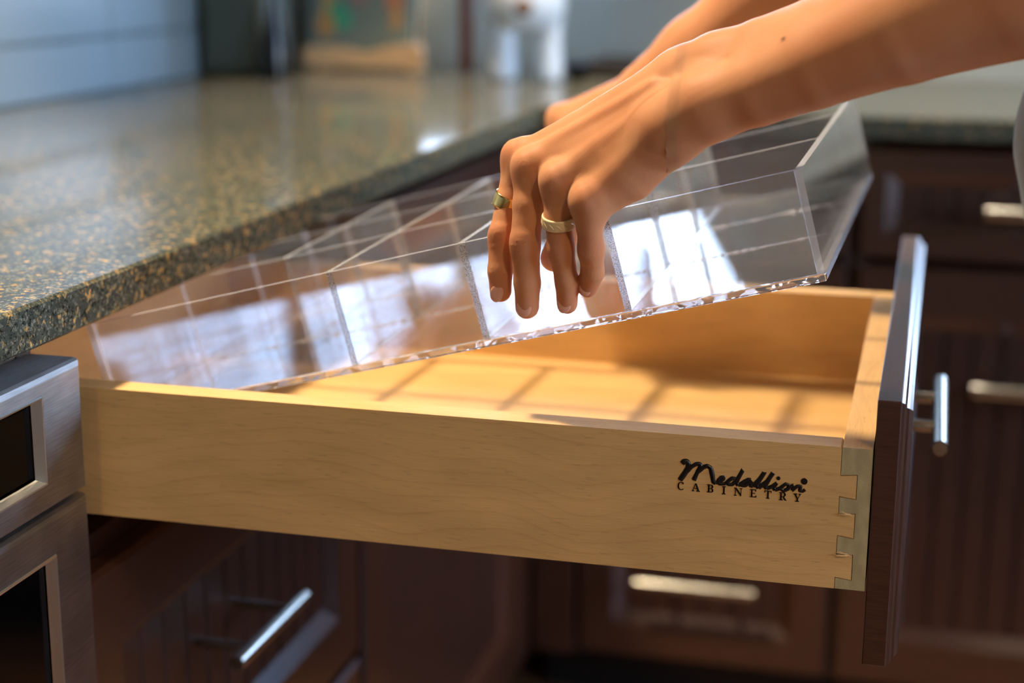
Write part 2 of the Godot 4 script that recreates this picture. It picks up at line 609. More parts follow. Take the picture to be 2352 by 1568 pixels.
func countertop() -> void:
	var st := begin()
	var c := 0.0022
	var yb := 0.0428
	var n := 1.3
	var far := 1.9
	var w := WALL_X + 0.0005
	var b := WALL_Z + 0.0005
	var P := func(x: float, y: float, z: float) -> Vector3: return Vector3(x, y, z)
	for lv in [[TOP_Y, Vector3.UP], [yb, Vector3.DOWN]]:
		quad(st, P.call(w, lv[0], b), P.call(EDGE_X - c, lv[0], b), P.call(EDGE_X - c, lv[0], n), P.call(w, lv[0], n), lv[1])
		quad(st, P.call(EDGE_X - c, lv[0], b), P.call(far, lv[0], b), P.call(far, lv[0], EDGE_Z - c), P.call(EDGE_X - c, lv[0], EDGE_Z - c), lv[1])
	for s in [[TOP_Y, TOP_Y - c, 1.0], [yb, yb + c, -1.0]]:
		quad(st, P.call(EDGE_X - c, s[0], EDGE_Z - c), P.call(EDGE_X - c, s[0], n), P.call(EDGE_X, s[1], n), P.call(EDGE_X, s[1], EDGE_Z), Vector3(1, s[2], 0))
		quad(st, P.call(EDGE_X - c, s[0], EDGE_Z - c), P.call(far, s[0], EDGE_Z - c), P.call(far, s[1], EDGE_Z), P.call(EDGE_X, s[1], EDGE_Z), Vector3(0, s[2], 1))
	quad(st, P.call(EDGE_X, TOP_Y - c, EDGE_Z), P.call(EDGE_X, TOP_Y - c, n), P.call(EDGE_X, yb + c, n), P.call(EDGE_X, yb + c, EDGE_Z), Vector3.RIGHT)
	quad(st, P.call(EDGE_X, TOP_Y - c, EDGE_Z), P.call(far, TOP_Y - c, EDGE_Z), P.call(far, yb + c, EDGE_Z), P.call(EDGE_X, yb + c, EDGE_Z), Vector3.BACK)
	quad(st, P.call(w, yb, n), P.call(EDGE_X, yb, n), P.call(EDGE_X, TOP_Y, n), P.call(w, TOP_Y, n), Vector3.BACK)
	quad(st, P.call(far, yb, b), P.call(far, yb, EDGE_Z), P.call(far, TOP_Y, EDGE_Z), P.call(far, TOP_Y, b), Vector3.RIGHT)
	quad(st, P.call(w, yb, b), P.call(far, yb, b), P.call(far, TOP_Y, b), P.call(w, TOP_Y, b), Vector3.FORWARD)
	quad(st, P.call(w, yb, b), P.call(w, yb, n), P.call(w, TOP_Y, n), P.call(w, TOP_Y, b), Vector3.LEFT)
	solo("countertop", st.commit(), mats.stone, "L-shaped speckled green-grey and tan stone worktop with polished square edge", "countertop")


# ---------------------------------------------------------------- cabinets
func bar_pull(parent: Node3D, a: Vector3, b: Vector3, back: Vector3, inset: float, r := 0.006) -> void:
	var h := part("handle", rod(a, b, r), mats.nickel, parent)
	var d := (b - a).normalized()
	for p in [a + d * inset, b - d * inset]:
		part("post", rod(p, p + back, r * 0.72, 16), mats.nickel, h)


# A framed front: frame with sloped inner edge and a panel of tongue boards behind it.
# Made under thing `parent`; returns the frame.
func framed_front(parent: Node3D, called: String, o: Vector3, A: Vector3, B: Vector3, N: Vector3, w: float, h: float, stile: float, boards: float, slope := 0.014) -> MeshInstance3D:
	var st := begin()
	frame_rings(st, o, A, B, N, w, h, [[0.0, 0.0], [0.0, 0.016], [0.004, 0.02], [stile, 0.02], [stile + slope, 0.009], [stile + slope, 0.0], [0.0, 0.0]])
	var f := part(called, st.commit(), mats.cherry, parent)
	var x := stile + slope - 0.003
	var right := w - x
	var n := maxi(1, int(round((right - x) / boards)))
	var step := (right - x) / n
	for k in n:
		var lo := o + A * (x + k * step + 0.0012) + B * x + N * 0.001
		var hi := o + A * (x + (k + 1) * step - 0.0012) + B * (h - x) + N * 0.0085
		part("panel_board", box(lo.min(hi), lo.max(hi), 0.0022, B.abs().max_axis_index()), mats.cherry_board, f)
	return f


func cabinet_shell(t: Node3D, lo: Vector3, hi: Vector3, face: int) -> void:
	# face 0: opens towards +x, face 2: opens towards +z
	var th := 0.016
	if face == 0:
		part("side_panel", box(lo, Vector3(hi.x, hi.y, lo.z + th)), mats.dark_inside, t)
		part("side_panel", box(Vector3(lo.x, lo.y, hi.z - th), hi), mats.dark_inside, t)
		part("back_panel", box(Vector3(lo.x, lo.y, lo.z + th), Vector3(lo.x + th, hi.y, hi.z - th)), mats.dark_inside, t)
		part("bottom_panel", box(Vector3(lo.x + th, lo.y, lo.z + th), Vector3(hi.x, lo.y + th, hi.z - th)), mats.dark_inside, t)
		part("toe_kick", box(Vector3(hi.x - 0.09, FLOOR_Y, lo.z), Vector3(hi.x - 0.075, lo.y, hi.z)), mats.kick, t)
	else:
		part("side_panel", box(lo, Vector3(lo.x + th, hi.y, hi.z)), mats.dark_inside, t)
		part("side_panel", box(Vector3(hi.x - th, lo.y, lo.z), hi), mats.dark_inside, t)
		part("back_panel", box(Vector3(lo.x + th, lo.y, lo.z), Vector3(hi.x - th, hi.y, lo.z + th)), mats.dark_inside, t)
		part("bottom_panel", box(Vector3(lo.x + th, lo.y, lo.z + th), Vector3(hi.x - th, lo.y + th, hi.z)), mats.dark_inside, t)
		part("toe_kick", box(Vector3(lo.x, FLOOR_Y, hi.z - 0.09), Vector3(hi.x, lo.y, hi.z - 0.075)), mats.kick, t)


func oven() -> void:
	var base := Vector3(-0.8, FLOOR_Y, 0.4)
	var t := thing("oven", "stainless steel built-in oven with dark glass windows left of the open drawer", "oven", base)
	part("body", box(Vector3(-1.14, FLOOR_Y + 0.001, 0.036), Vector3(-0.534, 0.0415, 0.79), 0.002), mats.dark_inside, t)
	var A := Vector3(0, 0, -1)
	for p in [["control_panel", -0.0605, 0.0265, 0.057, -0.043, 0.0145, 0.073], ["oven_door", -0.62, -0.0642, 0.05, -0.54, -0.09, 0.068]]:
		var y0: float = p[1]
		var y1: float = p[2]
		var o := Vector3(-0.533, y0, 0.775)
		var w := 0.775 - 0.0232
		var h := y1 - y0
		var st := begin()
		# outer shell with rounded edges
		frame_rings(st, o, A, Vector3.UP, Vector3.RIGHT, w, h, [[0.0, 0.0], [0.0, 0.033], [0.0012, 0.0358], [0.004, 0.0375], [0.0045, 0.0376]])
		# face round the window opening: the window keeps its own margins
		var i0 := 0.0045
		var oz: float = 0.775 - float(p[6])
		var outer := [Vector2(i0, i0), Vector2(w - i0, i0), Vector2(w - i0, h - i0), Vector2(i0, h - i0)]
		var win := [Vector2(0.06, p[4] - y0), Vector2(oz, p[4] - y0), Vector2(oz, p[5] - y0), Vector2(0.06, p[5] - y0)]
		for k in 4:
			var k2 := (k + 1) % 4
			var q := []
			for v in [outer[k], outer[k2], win[k2], win[k]]:
				q.append(o + A * v.x + Vector3.UP * v.y + Vector3.RIGHT * 0.0376)
			quad(st, q[0], q[1], q[2], q[3], Vector3.RIGHT, 2)
		var f := part(p[0], st.commit(), mats.steel, t)
		var s2 := begin()
		var wo: Vector3 = o + A * 0.06 + Vector3.UP * (p[4] - y0)
		frame_rings(s2, wo, A, Vector3.UP, Vector3.RIGHT, oz - 0.06, p[5] - p[4], [[0.0, 0.0376], [0.0008, 0.0388], [0.0018, 0.0386], [0.0036, 0.0335], [0.0042, 0.0322]])
		part("window_trim", s2.commit(), mats.polished, f)
		var lo: Vector3 = wo + A * 0.006 + Vector3.UP * 0.006 + Vector3.RIGHT * 0.024
		var hi: Vector3 = wo + A * (oz - 0.066) + Vector3.UP * (p[5] - p[4] - 0.006) + Vector3.RIGHT * 0.0322
		part("window_glass", box(lo.min(hi), lo.max(hi), 0.0004), mats.black_glass, f)


func drawer_cabinet() -> void:
	var t := thing("drawer_cabinet", "dark cherry drawer cabinet that the open maple drawer slides out of", "cabinet", Vector3(-0.83, FLOOR_Y, -0.26))
	cabinet_shell(t, Vector3(-1.14, -0.7425, -0.532), Vector3(-0.534, 0.0415, 0.034), 0)
	part("top_rail", box(Vector3(-0.55, 0.0285, -0.532), Vector3(-0.5335, 0.0415, 0.034), 0.0008, 2), mats.cherry, t)
	part("frame_rail", box(Vector3(-0.553, -0.146, -0.515), Vector3(-0.5335, -0.121, 0.017), 0.0008, 2), mats.cherry, t)
	part("frame_rail", box(Vector3(-0.553, -0.435, -0.515), Vector3(-0.5335, -0.415, 0.017), 0.0008, 2), mats.cherry, t)
	var A := Vector3(0, 0, -1)
	var f := framed_front(t, "drawer_front", Vector3(-0.5325, -0.418, 0.018), A, Vector3.UP, Vector3.RIGHT, 0.545, 0.281, 0.058, 0.036, 0.015)
	bar_pull(f, Vector3(-0.475, -0.26, -0.149), Vector3(-0.475, -0.26, -0.2905), Vector3(-0.048, 0, 0), 0.03)
	f = framed_front(t, "drawer_front", Vector3(-0.5325, -0.735, 0.018), A, Vector3.UP, Vector3.RIGHT, 0.545, 0.307, 0.058, 0.036, 0.015)
	bar_pull(f, Vector3(-0.475, -0.56, -0.149), Vector3(-0.475, -0.56, -0.2905), Vector3(-0.048, 0, 0), 0.03)


func corner_cabinet() -> void:
	var t := thing("corner_cabinet", "dark cherry blind corner cabinet with one wide flat-panel door", "cabinet", Vector3(-0.83, FLOOR_Y, -0.87))
	cabinet_shell(t, Vector3(-1.14, -0.7425, -1.27), Vector3(-0.534, 0.0415, -0.534), 0)
	part("corner_stile", box(Vector3(-0.533, -0.7425, -1.262), Vector3(-0.515, 0.0415, -1.196), 0.001, 1), mats.cherry, t)
	var st := begin()
	var o := Vector3(-0.5325, -0.735, -0.541)
	var w := 0.652
	var h := 0.763
	frame_rings(st, o, Vector3(0, 0, -1), Vector3.UP, Vector3.RIGHT, w, h, [[0.0, 0.0], [0.0, 0.016], [0.004, 0.02], [0.066, 0.02], [0.082, 0.009], [0.082, 0.0], [0.0, 0.0]])
	var f := part("door", st.commit(), mats.cherry, t)
	part("panel", box(Vector3(-0.5315, o.y + 0.079, o.z - w + 0.079), Vector3(-0.524, o.y + h - 0.079, o.z - 0.079), 0.001, 1), mats.cherry_board, f)


func back_cabinets() -> void:
	var zf := -1.29
	var A := Vector3.RIGHT
	var t := thing("drawer_cabinet", "dark cherry cabinet with a stack of three drawers in the kitchen corner", "cabinet", Vector3(-0.26, FLOOR_Y, -1.58))
	cabinet_shell(t, Vector3(-0.51, -0.7425, -1.87), Vector3(-0.075, 0.0415, zf), 2)
	part("corner_stile", box(Vector3(-0.51, -0.7425, zf + 0.0005), Vector3(-0.449, 0.0415, zf + 0.018), 0.001, 1), mats.cherry, t)
	for d in [[-0.735, 0.258, -0.604], [-0.466, 0.334, -0.3], [-0.12, 0.148, -0.0475]]:
		var f := framed_front(t, "drawer_front", Vector3(-0.442, d[0], zf + 0.0005), A, Vector3.UP, Vector3.BACK, 0.362, d[1], 0.05, 0.0375, 0.018)
		bar_pull(f, Vector3(-0.3515, d[2], -1.232), Vector3(-0.18, d[2], -1.232), Vector3(0, 0, -0.0485), 0.04, 0.0068)
	t = thing("base_cabinet", "dark cherry cabinet with one drawer over a beadboard door beside the person", "cabinet", Vector3(0.17, FLOOR_Y, -1.58))
	cabinet_shell(t, Vector3(-0.073, -0.7425, -1.87), Vector3(0.41, 0.0415, zf), 2)
	var f := framed_front(t, "drawer_front", Vector3(-0.066, -0.12, zf + 0.0005), A, Vector3.UP, Vector3.BACK, 0.468, 0.148, 0.032, 0.0375, 0.017)
	bar_pull(f, Vector3(0.0935, -0.0475, -1.232), Vector3(0.252, -0.0475, -1.232), Vector3(0, 0, -0.0485), 0.04, 0.0085)
	f = framed_front(t, "door", Vector3(-0.066, -0.735, zf + 0.0005), A, Vector3.UP, Vector3.BACK, 0.468, 0.604, 0.066, 0.0375, 0.02)
	bar_pull(f, Vector3(0.0935, -0.284, -1.232), Vector3(0.252, -0.284, -1.232), Vector3(0, 0, -0.0485), 0.04, 0.0095)
	t = thing("base_cabinet", "dark cherry cabinet further right along the back wall behind the person", "cabinet", Vector3(1.1, FLOOR_Y, -1.58))
	cabinet_shell(t, Vector3(0.412, -0.7425, -1.87), Vector3(1.88, 0.0415, zf), 2)
	for k in 3:
		framed_front(t, "door", Vector3(0.42 + k * 0.487, -0.735, zf + 0.0005), A, Vector3.UP, Vector3.BACK, 0.478, 0.763, 0.066, 0.06, 0.02)


# ---------------------------------------------------------------- the open drawer
func open_drawer() -> void:
	var H := 0.088
	var W := 0.458
	var tf := 0.0177
	var ts := 0.0198
	var x0 := -0.62
	var t := thing("open_drawer", "pulled-out maple drawer with dovetail joints and a burnt-in maker's stamp", "drawer", Vector3(-0.3, -H, -W / 2.0))
	var tails := [[-0.0175, -0.0302], [-0.0415, -0.0545], [-0.0672, -0.0808]]
	var e := 0.00018
	for side in 2:
		var za := -ts if side == 0 else -W
		var zb := 0.0 if side == 0 else -W + ts
		# side board with dovetails let into the front board
		var pts := PackedVector2Array([Vector2(x0, -H), Vector2(x0, -0.0015), Vector2(x0 + 0.001, 0.0), Vector2(-tf - 0.001, 0.0), Vector2(-tf - e, -0.001)])
		for d in tails:
			pts.append(Vector2(-tf - e, d[0] - 0.0002))
			pts.append(Vector2(-tf + 0.0094, d[0] + 0.0009))
			pts.append(Vector2(-tf + 0.0094, d[1] - 0.0009))
			pts.append(Vector2(-tf - e, d[1] + 0.0002))
		pts.append(Vector2(-tf - e, -H))
		var st := begin()
		prism(st, st, pts, za, zb, 0)
		part("side_board", st.commit(), mats.maple, t)
	# front board of the box, with sockets for the tails at both ends; its near end shows sawn grain
	var pts := PackedVector2Array([Vector2(0.0, -H), Vector2(-tf + e, -H)])
	for i in [2, 1, 0]:
		var d: Array = tails[i]
		pts.append(Vector2(-tf + e, d[1] - 0.0004))
		pts.append(Vector2(-tf + 0.0098, d[1] - 0.0014))
		pts.append(Vector2(-tf + 0.0098, d[0] + 0.0014))
		pts.append(Vector2(-tf + e, d[0] + 0.0004))
	pts.append(Vector2(-tf + e, 0.0))
	pts.append(Vector2(0.0, 0.0))
	var body := begin()
	var cap := begin()
	prism(body, cap, pts, -W + 0.0002, -0.0002, 2)
	var fm: ArrayMesh = body.commit()
	cap.commit(fm)
	part("box_front", fm, [mats.maple, mats.end_grain], t)
	# torn wood fibres at two of the joints
	var rnd := RandomNumberGenerator.new()
	rnd.seed = 4
	for spot in [[-0.0415, 5], [-0.0672, 9]]:
		var st := begin()
		for k in int(spot[1]):
			var a := Vector3(-tf + 0.0085 - rnd.randf() * 0.002, spot[0] + rnd.randf() * 0.001, 0.0001)
			var b := a + Vector3(-0.002 - rnd.randf() * 0.003, rnd.randf() * 0.0022 - 0.0004, 0.0005 + rnd.randf() * 0.0008)
			var c := b + Vector3(-0.001 - rnd.randf() * 0.003, rnd.randf() * 0.002 - 0.0004, 0.0)
			tube(st, [a, b, c], [0.00022, 0.0002, 0.00007], 5)
		var fib := part("torn_fibres", st.commit(), solid(Color(0.9, 0.74, 0.5), 0.6), t)
		fib.set_meta("kind", "stuff")
	part("back_board", box(Vector3(x0 + 0.004, -H, -W + ts), Vector3(x0 + 0.018, 0.0, -ts), 0.001, 2), mats.maple, t)
	part("bottom_panel", box(Vector3(x0 + 0.018, -H + 0.008, -W + ts - 0.004), Vector3(-tf + 0.003, -H + 0.0135, -ts + 0.004), 0.0, 0), mats.maple, t)

	# dark front: slab, moulded rim and framed face
	var y0 := -0.135
	var y1 := 0.030
	var z1 := -0.57
	var st := begin()
	bx(st, Vector3(0.0009, y0, z1), Vector3(0.0148, y1, 0.0), 0.0006, 2)
	var front := part("drawer_front", st.commit(), mats.cherry, t)
	st = begin()
	frame_rings(st, Vector3(0.0148, y0 + 0.0006, -0.0006), Vector3(0, 0, -1), Vector3.UP, Vector3.RIGHT, 0.5688, y1 - y0 - 0.0012, [[0.0, -0.002], [0.0, 0.0], [0.0008, 0.0016], [0.0026, 0.0028], [0.0034, 0.0028], [0.0036, 0.0022], [0.0044, 0.0042], [0.006, 0.0062], [0.008, 0.0066], [0.034, 0.0066], [0.046, -0.002]])
	part("moulded_frame", st.commit(), mats.cherry, front)
	part("panel", box(Vector3(0.0146, y0 + 0.04, z1 + 0.04), Vector3(0.0165, y1 - 0.04, -0.04), 0.0004, 2), mats.cherry_board, front)
	var h := part("handle", rod(Vector3(0.0405, -0.054, -0.192), Vector3(0.0405, -0.054, -0.378), 0.0058), mats.nickel, t)
	for z in [-0.246, -0.326]:
		part("post", rod(Vector3(0.0395, -0.054, z), Vector3(0.0205, -0.054, z), 0.0044, 16), mats.nickel, h)

	# the burnt-in stamp: a script word over small spaced capitals, a dot by the last letter
	var strokes := [
		[Vector2(-111.33, -18.02), Vector2(-110.22, -16.73), Vector2(-108.52, -16.58), Vector2(-107.52, -18.08), Vector2(-107.83, -20.29), Vector2(-109.61, -24.22), Vector2(-112.33, -28.64)],
		[Vector2(-109.61, -24.22), Vector2(-105.76, -19.71), Vector2(-102.79, -17.67), Vector2(-100.72, -17.48), Vector2(-100.10, -19.01), Vector2(-101.87, -22.53), Vector2(-103.98, -27.88)],
		[Vector2(-101.87, -22.53), Vector2(-98.94, -19.50), Vector2(-96.15, -18.27), Vector2(-94.03, -19.46), Vector2(-92.94, -23.72), Vector2(-92.22, -28.01), Vector2(-90.69, -28.47)],
		[Vector2(-90.69, -28.47), Vector2(-88.10, -27.24), Vector2(-85.90, -25.46), Vector2(-86.13, -24.29), Vector2(-87.81, -24.64), Vector2(-89.43, -26.96), Vector2(-88.42, -28.85), Vector2(-85.41, -28.58), Vector2(-83.95, -27.26)],
		[Vector2(-78.79, -24.82), Vector2(-81.04, -24.63), Vector2(-83.59, -26.83), Vector2(-83.33, -28.79), Vector2(-80.90, -28.56), Vector2(-78.55, -25.98), Vector2(-74.90, -18.76), Vector2(-78.32, -27.14), Vector2(-77.32, -28.83)],
		[Vector2(-77.32, -28.83), Vector2(-74.59, -26.80), Vector2(-71.67, -24.96), Vector2(-69.43, -24.76), Vector2(-71.31, -24.54), Vector2(-74.23, -26.38), Vector2(-75.25, -28.84), Vector2(-73.02, -28.64), Vector2(-69.60, -25.17), Vector2(-70.03, -28.56), Vector2(-68.53, -28.62)],
		[Vector2(-68.53, -28.62), Vector2(-65.35, -24.39), Vector2(-62.04, -18.99), Vector2(-63.91, -23.08), Vector2(-66.31, -28.02), Vector2(-65.14, -29.30)],
		[Vector2(-65.14, -29.30), Vector2(-60.50, -24.74), Vector2(-56.85, -18.92), Vector2(-59.42, -23.86), Vector2(-61.47, -27.97), Vector2(-60.30, -29.25)],
		[Vector2(-60.30, -29.25), Vector2(-57.03, -27.57), Vector2(-54.36, -24.97), Vector2(-56.26, -28.28), Vector2(-55.45, -29.78)],
		[Vector2(-55.45, -29.78), Vector2(-52.55, -28.34), Vector2(-49.35, -25.30), Vector2(-47.48, -25.91), Vector2(-47.74, -28.29), Vector2(-50.26, -29.70), Vector2(-52.16, -28.69), Vector2(-51.14, -26.64)],
		[Vector2(-47.77, -27.51), Vector2(-44.54, -25.64), Vector2(-45.48, -29.26), Vector2(-42.67, -26.25), Vector2(-40.47, -26.05), Vector2(-41.07, -28.85), Vector2(-39.22, -29.07), Vector2(-37.81, -27.77)]]
	var width := [0.0018, 0.0015, 0.0016, 0.00125, 0.0013, 0.00125, 0.0014, 0.0014, 0.0013, 0.00125, 0.0012]
	st = begin()
	for i in strokes.size():
		var cv := Curve3D.new()
		var s: Array = strokes[i]
		for k in s.size():
			var q := Vector3(s[k].x / 1000.0, s[k].y / 1000.0, 0.0)
			var d: Vector2 = (s[mini(k + 1, s.size() - 1)] - s[maxi(k - 1, 0)]) / 1000.0
			var hd := Vector3(d.x, d.y, 0) * 0.16
			cv.add_point(q, -hd, hd)
		var pp := []
		var rr := []
		var total := cv.get_baked_length()
		var n := int(total / 0.0005)
		for k in n + 1:
			pp.append(cv.sample_baked(total * k / n))
			rr.append(width[i] * (0.93 + 0.07 * sin(k * 0.31)))
		tube(st, pp, rr, 8, Vector3(1, 1, 0.3))
	for c in [[Vector3(-0.05375, -0.0222, 0), 0.0013], [Vector3(-0.0386, -0.02275, 0), 0.0021]]:
		for k in 3:
			var r: float = c[1] * cos(k * 0.5)
			var z: float = 0.00012 * k
			tube(st, [c[0] + Vector3(0, 0, -0.001 + z), c[0] + Vector3(0, 0, 0.00012 + z)], [r, r * 0.97], 16)
	var stamp := part("maker_stamp", st.commit(), mats.burnt, t)
	var font := SystemFont.new()
	font.font_names = PackedStringArray(["Droid Serif"])
	font.font_weight = 700
	var where := [Vector2(-111.84, -32.38), Vector2(-102.68, -32.54), Vector2(-93.77, -32.40), Vector2(-85.63, -32.76), Vector2(-77.16, -32.97), Vector2(-68.16, -33.01), Vector2(-59.39, -33.10), Vector2(-50.65, -33.35), Vector2(-42.15, -33.35)]
	var word := "CABINETRY"
	for i in word.length():
		var tm := TextMesh.new()
		tm.text = word[i]
		tm.font = font
		tm.font_size = 32
		tm.pixel_size = 0.00021
		tm.depth = 0.0004
		var am := ArrayMesh.new()
		am.add_surface_from_arrays(Mesh.PRIMITIVE_TRIANGLES, tm.get_mesh_arrays())
		var l := part("stamp_letter", am, mats.burnt, stamp)
		l.position = Vector3(where[i].x / 1000.0, where[i].y / 1000.0, 0.0001) + LIFT - stamp.global_position


# ---------------------------------------------------------------- clear acrylic organiser
func sheet(lo: Vector3, hi: Vector3, thin: int, rim: Material, parent: Node3D, called: String) -> MeshInstance3D:
	# two broad clear faces, and the narrow edges as a surface of their own
	var clear := begin()
	var edge := begin()
	var mid := (lo + hi) / 2.0
	for i in 3:
		for s in [0, 1]:
			var n := Vector3.ZERO
			n[i] = 1.0 if s == 1 else -1.0
			var j := (i + 1) % 3
			var k := (i + 2) % 3
			var c := []
			for sg in [[0, 0], [1, 0], [1, 1], [0, 1]]:
				var p := mid
				p[i] = hi[i] if s == 1 else lo[i]
				p[j] = hi[j] if sg[0] == 1 else lo[j]
				p[k] = hi[k] if sg[1] == 1 else lo[k]
				c.append(p)
			quad(clear if i == thin else edge, c[0], c[1], c[2], c[3], n, j if j != thin else k)
	var m: ArrayMesh = clear.commit()
	edge.commit(m)
	m.surface_set_material(0, mats.acrylic)
	m.surface_set_material(1, rim)
	var o := MeshInstance3D.new()
	o.name = called
	o.mesh = m
	parent.add_child(o, true)
	return o


func tray() -> void:
	var t := thing("drawer_organizer", "clear acrylic drawer organizer with dividers, lifted at a slant out of the drawer", "organizer", Vector3(-0.0332, 0.093, -0.0264))
	t.basis = Basis(Vector3.UP, -0.0296) * Basis(Vector3.RIGHT, 0.0377) * Basis(Vector3.BACK, 0.2625)
	var L := 0.4951
	var H := 0.068
	var W := 0.3604
	var th := 0.0045
	var e := 0.0002
	var rows := [0.0, 0.1268, 0.2457, W - th]
	var base := sheet(Vector3(-L, 0, -W), Vector3(0, th - e, -0.0052), 1, mats.acrylic_edge, t, "base_plate")
	var rim := MeshInstance3D.new()
	rim.name = "polished_edge"
	rim.mesh = box(Vector3(-L, -0.0001, -0.005), Vector3(0, th - e, 0.0002), 0.0004)
	rim.mesh.surface_set_material(0, mats.clear_block)
	base.add_child(rim)
	for x in [-L, -th]:
		sheet(Vector3(x, th, -W), Vector3(x + th, H, 0), 0, mats.acrylic_edge, t, "end_panel")
	for z in rows:
		sheet(Vector3(-L + th + e, th, -z - th), Vector3(-th - e, H, -z), 2, mats.acrylic_edge, t, "long_wall")
	for r in 3:
		var za: float = -rows[r] - th - e
		var zb: float = -rows[r + 1] + e
		for u in ([-0.4014, -0.3109, -0.2174, -0.1227] if r > 0 else [-0.3109, -0.2174, -0.1227]):
			sheet(Vector3(u - th / 2.0, th, zb), Vector3(u + th / 2.0, H, za), 0, mats.glued_edge, t, "divider")
	# beads of cement along the feet of the two inner long walls
	var rnd := RandomNumberGenerator.new()
	rnd.seed = 12
	for r in [1, 2]:
		var st := begin()
		var x := -L + 0.02
		while x < -0.01:
			var run := rnd.randf_range(0.002, 0.006)
			var q := Vector3(x, th + 0.0004, -rows[r] + 0.0006)
			var rr := rnd.randf_range(0.0004, 0.0011)
			tube(st, [q, q + Vector3(run * 0.2, 0, 0), q + Vector3(run * 0.8, 0, 0), q + Vector3(run, 0, 0)], [rr * 0.3, rr, rr, rr * 0.3], 8)
			x += run + (rnd.randf_range(0.001, 0.003) if rnd.randf() < 0.8 else 0.02)
		var o := part("cement_bead", st.commit(), mats.acrylic_edge, t)
		o.position = Vector3.ZERO
		o.set_meta("kind", "stuff")


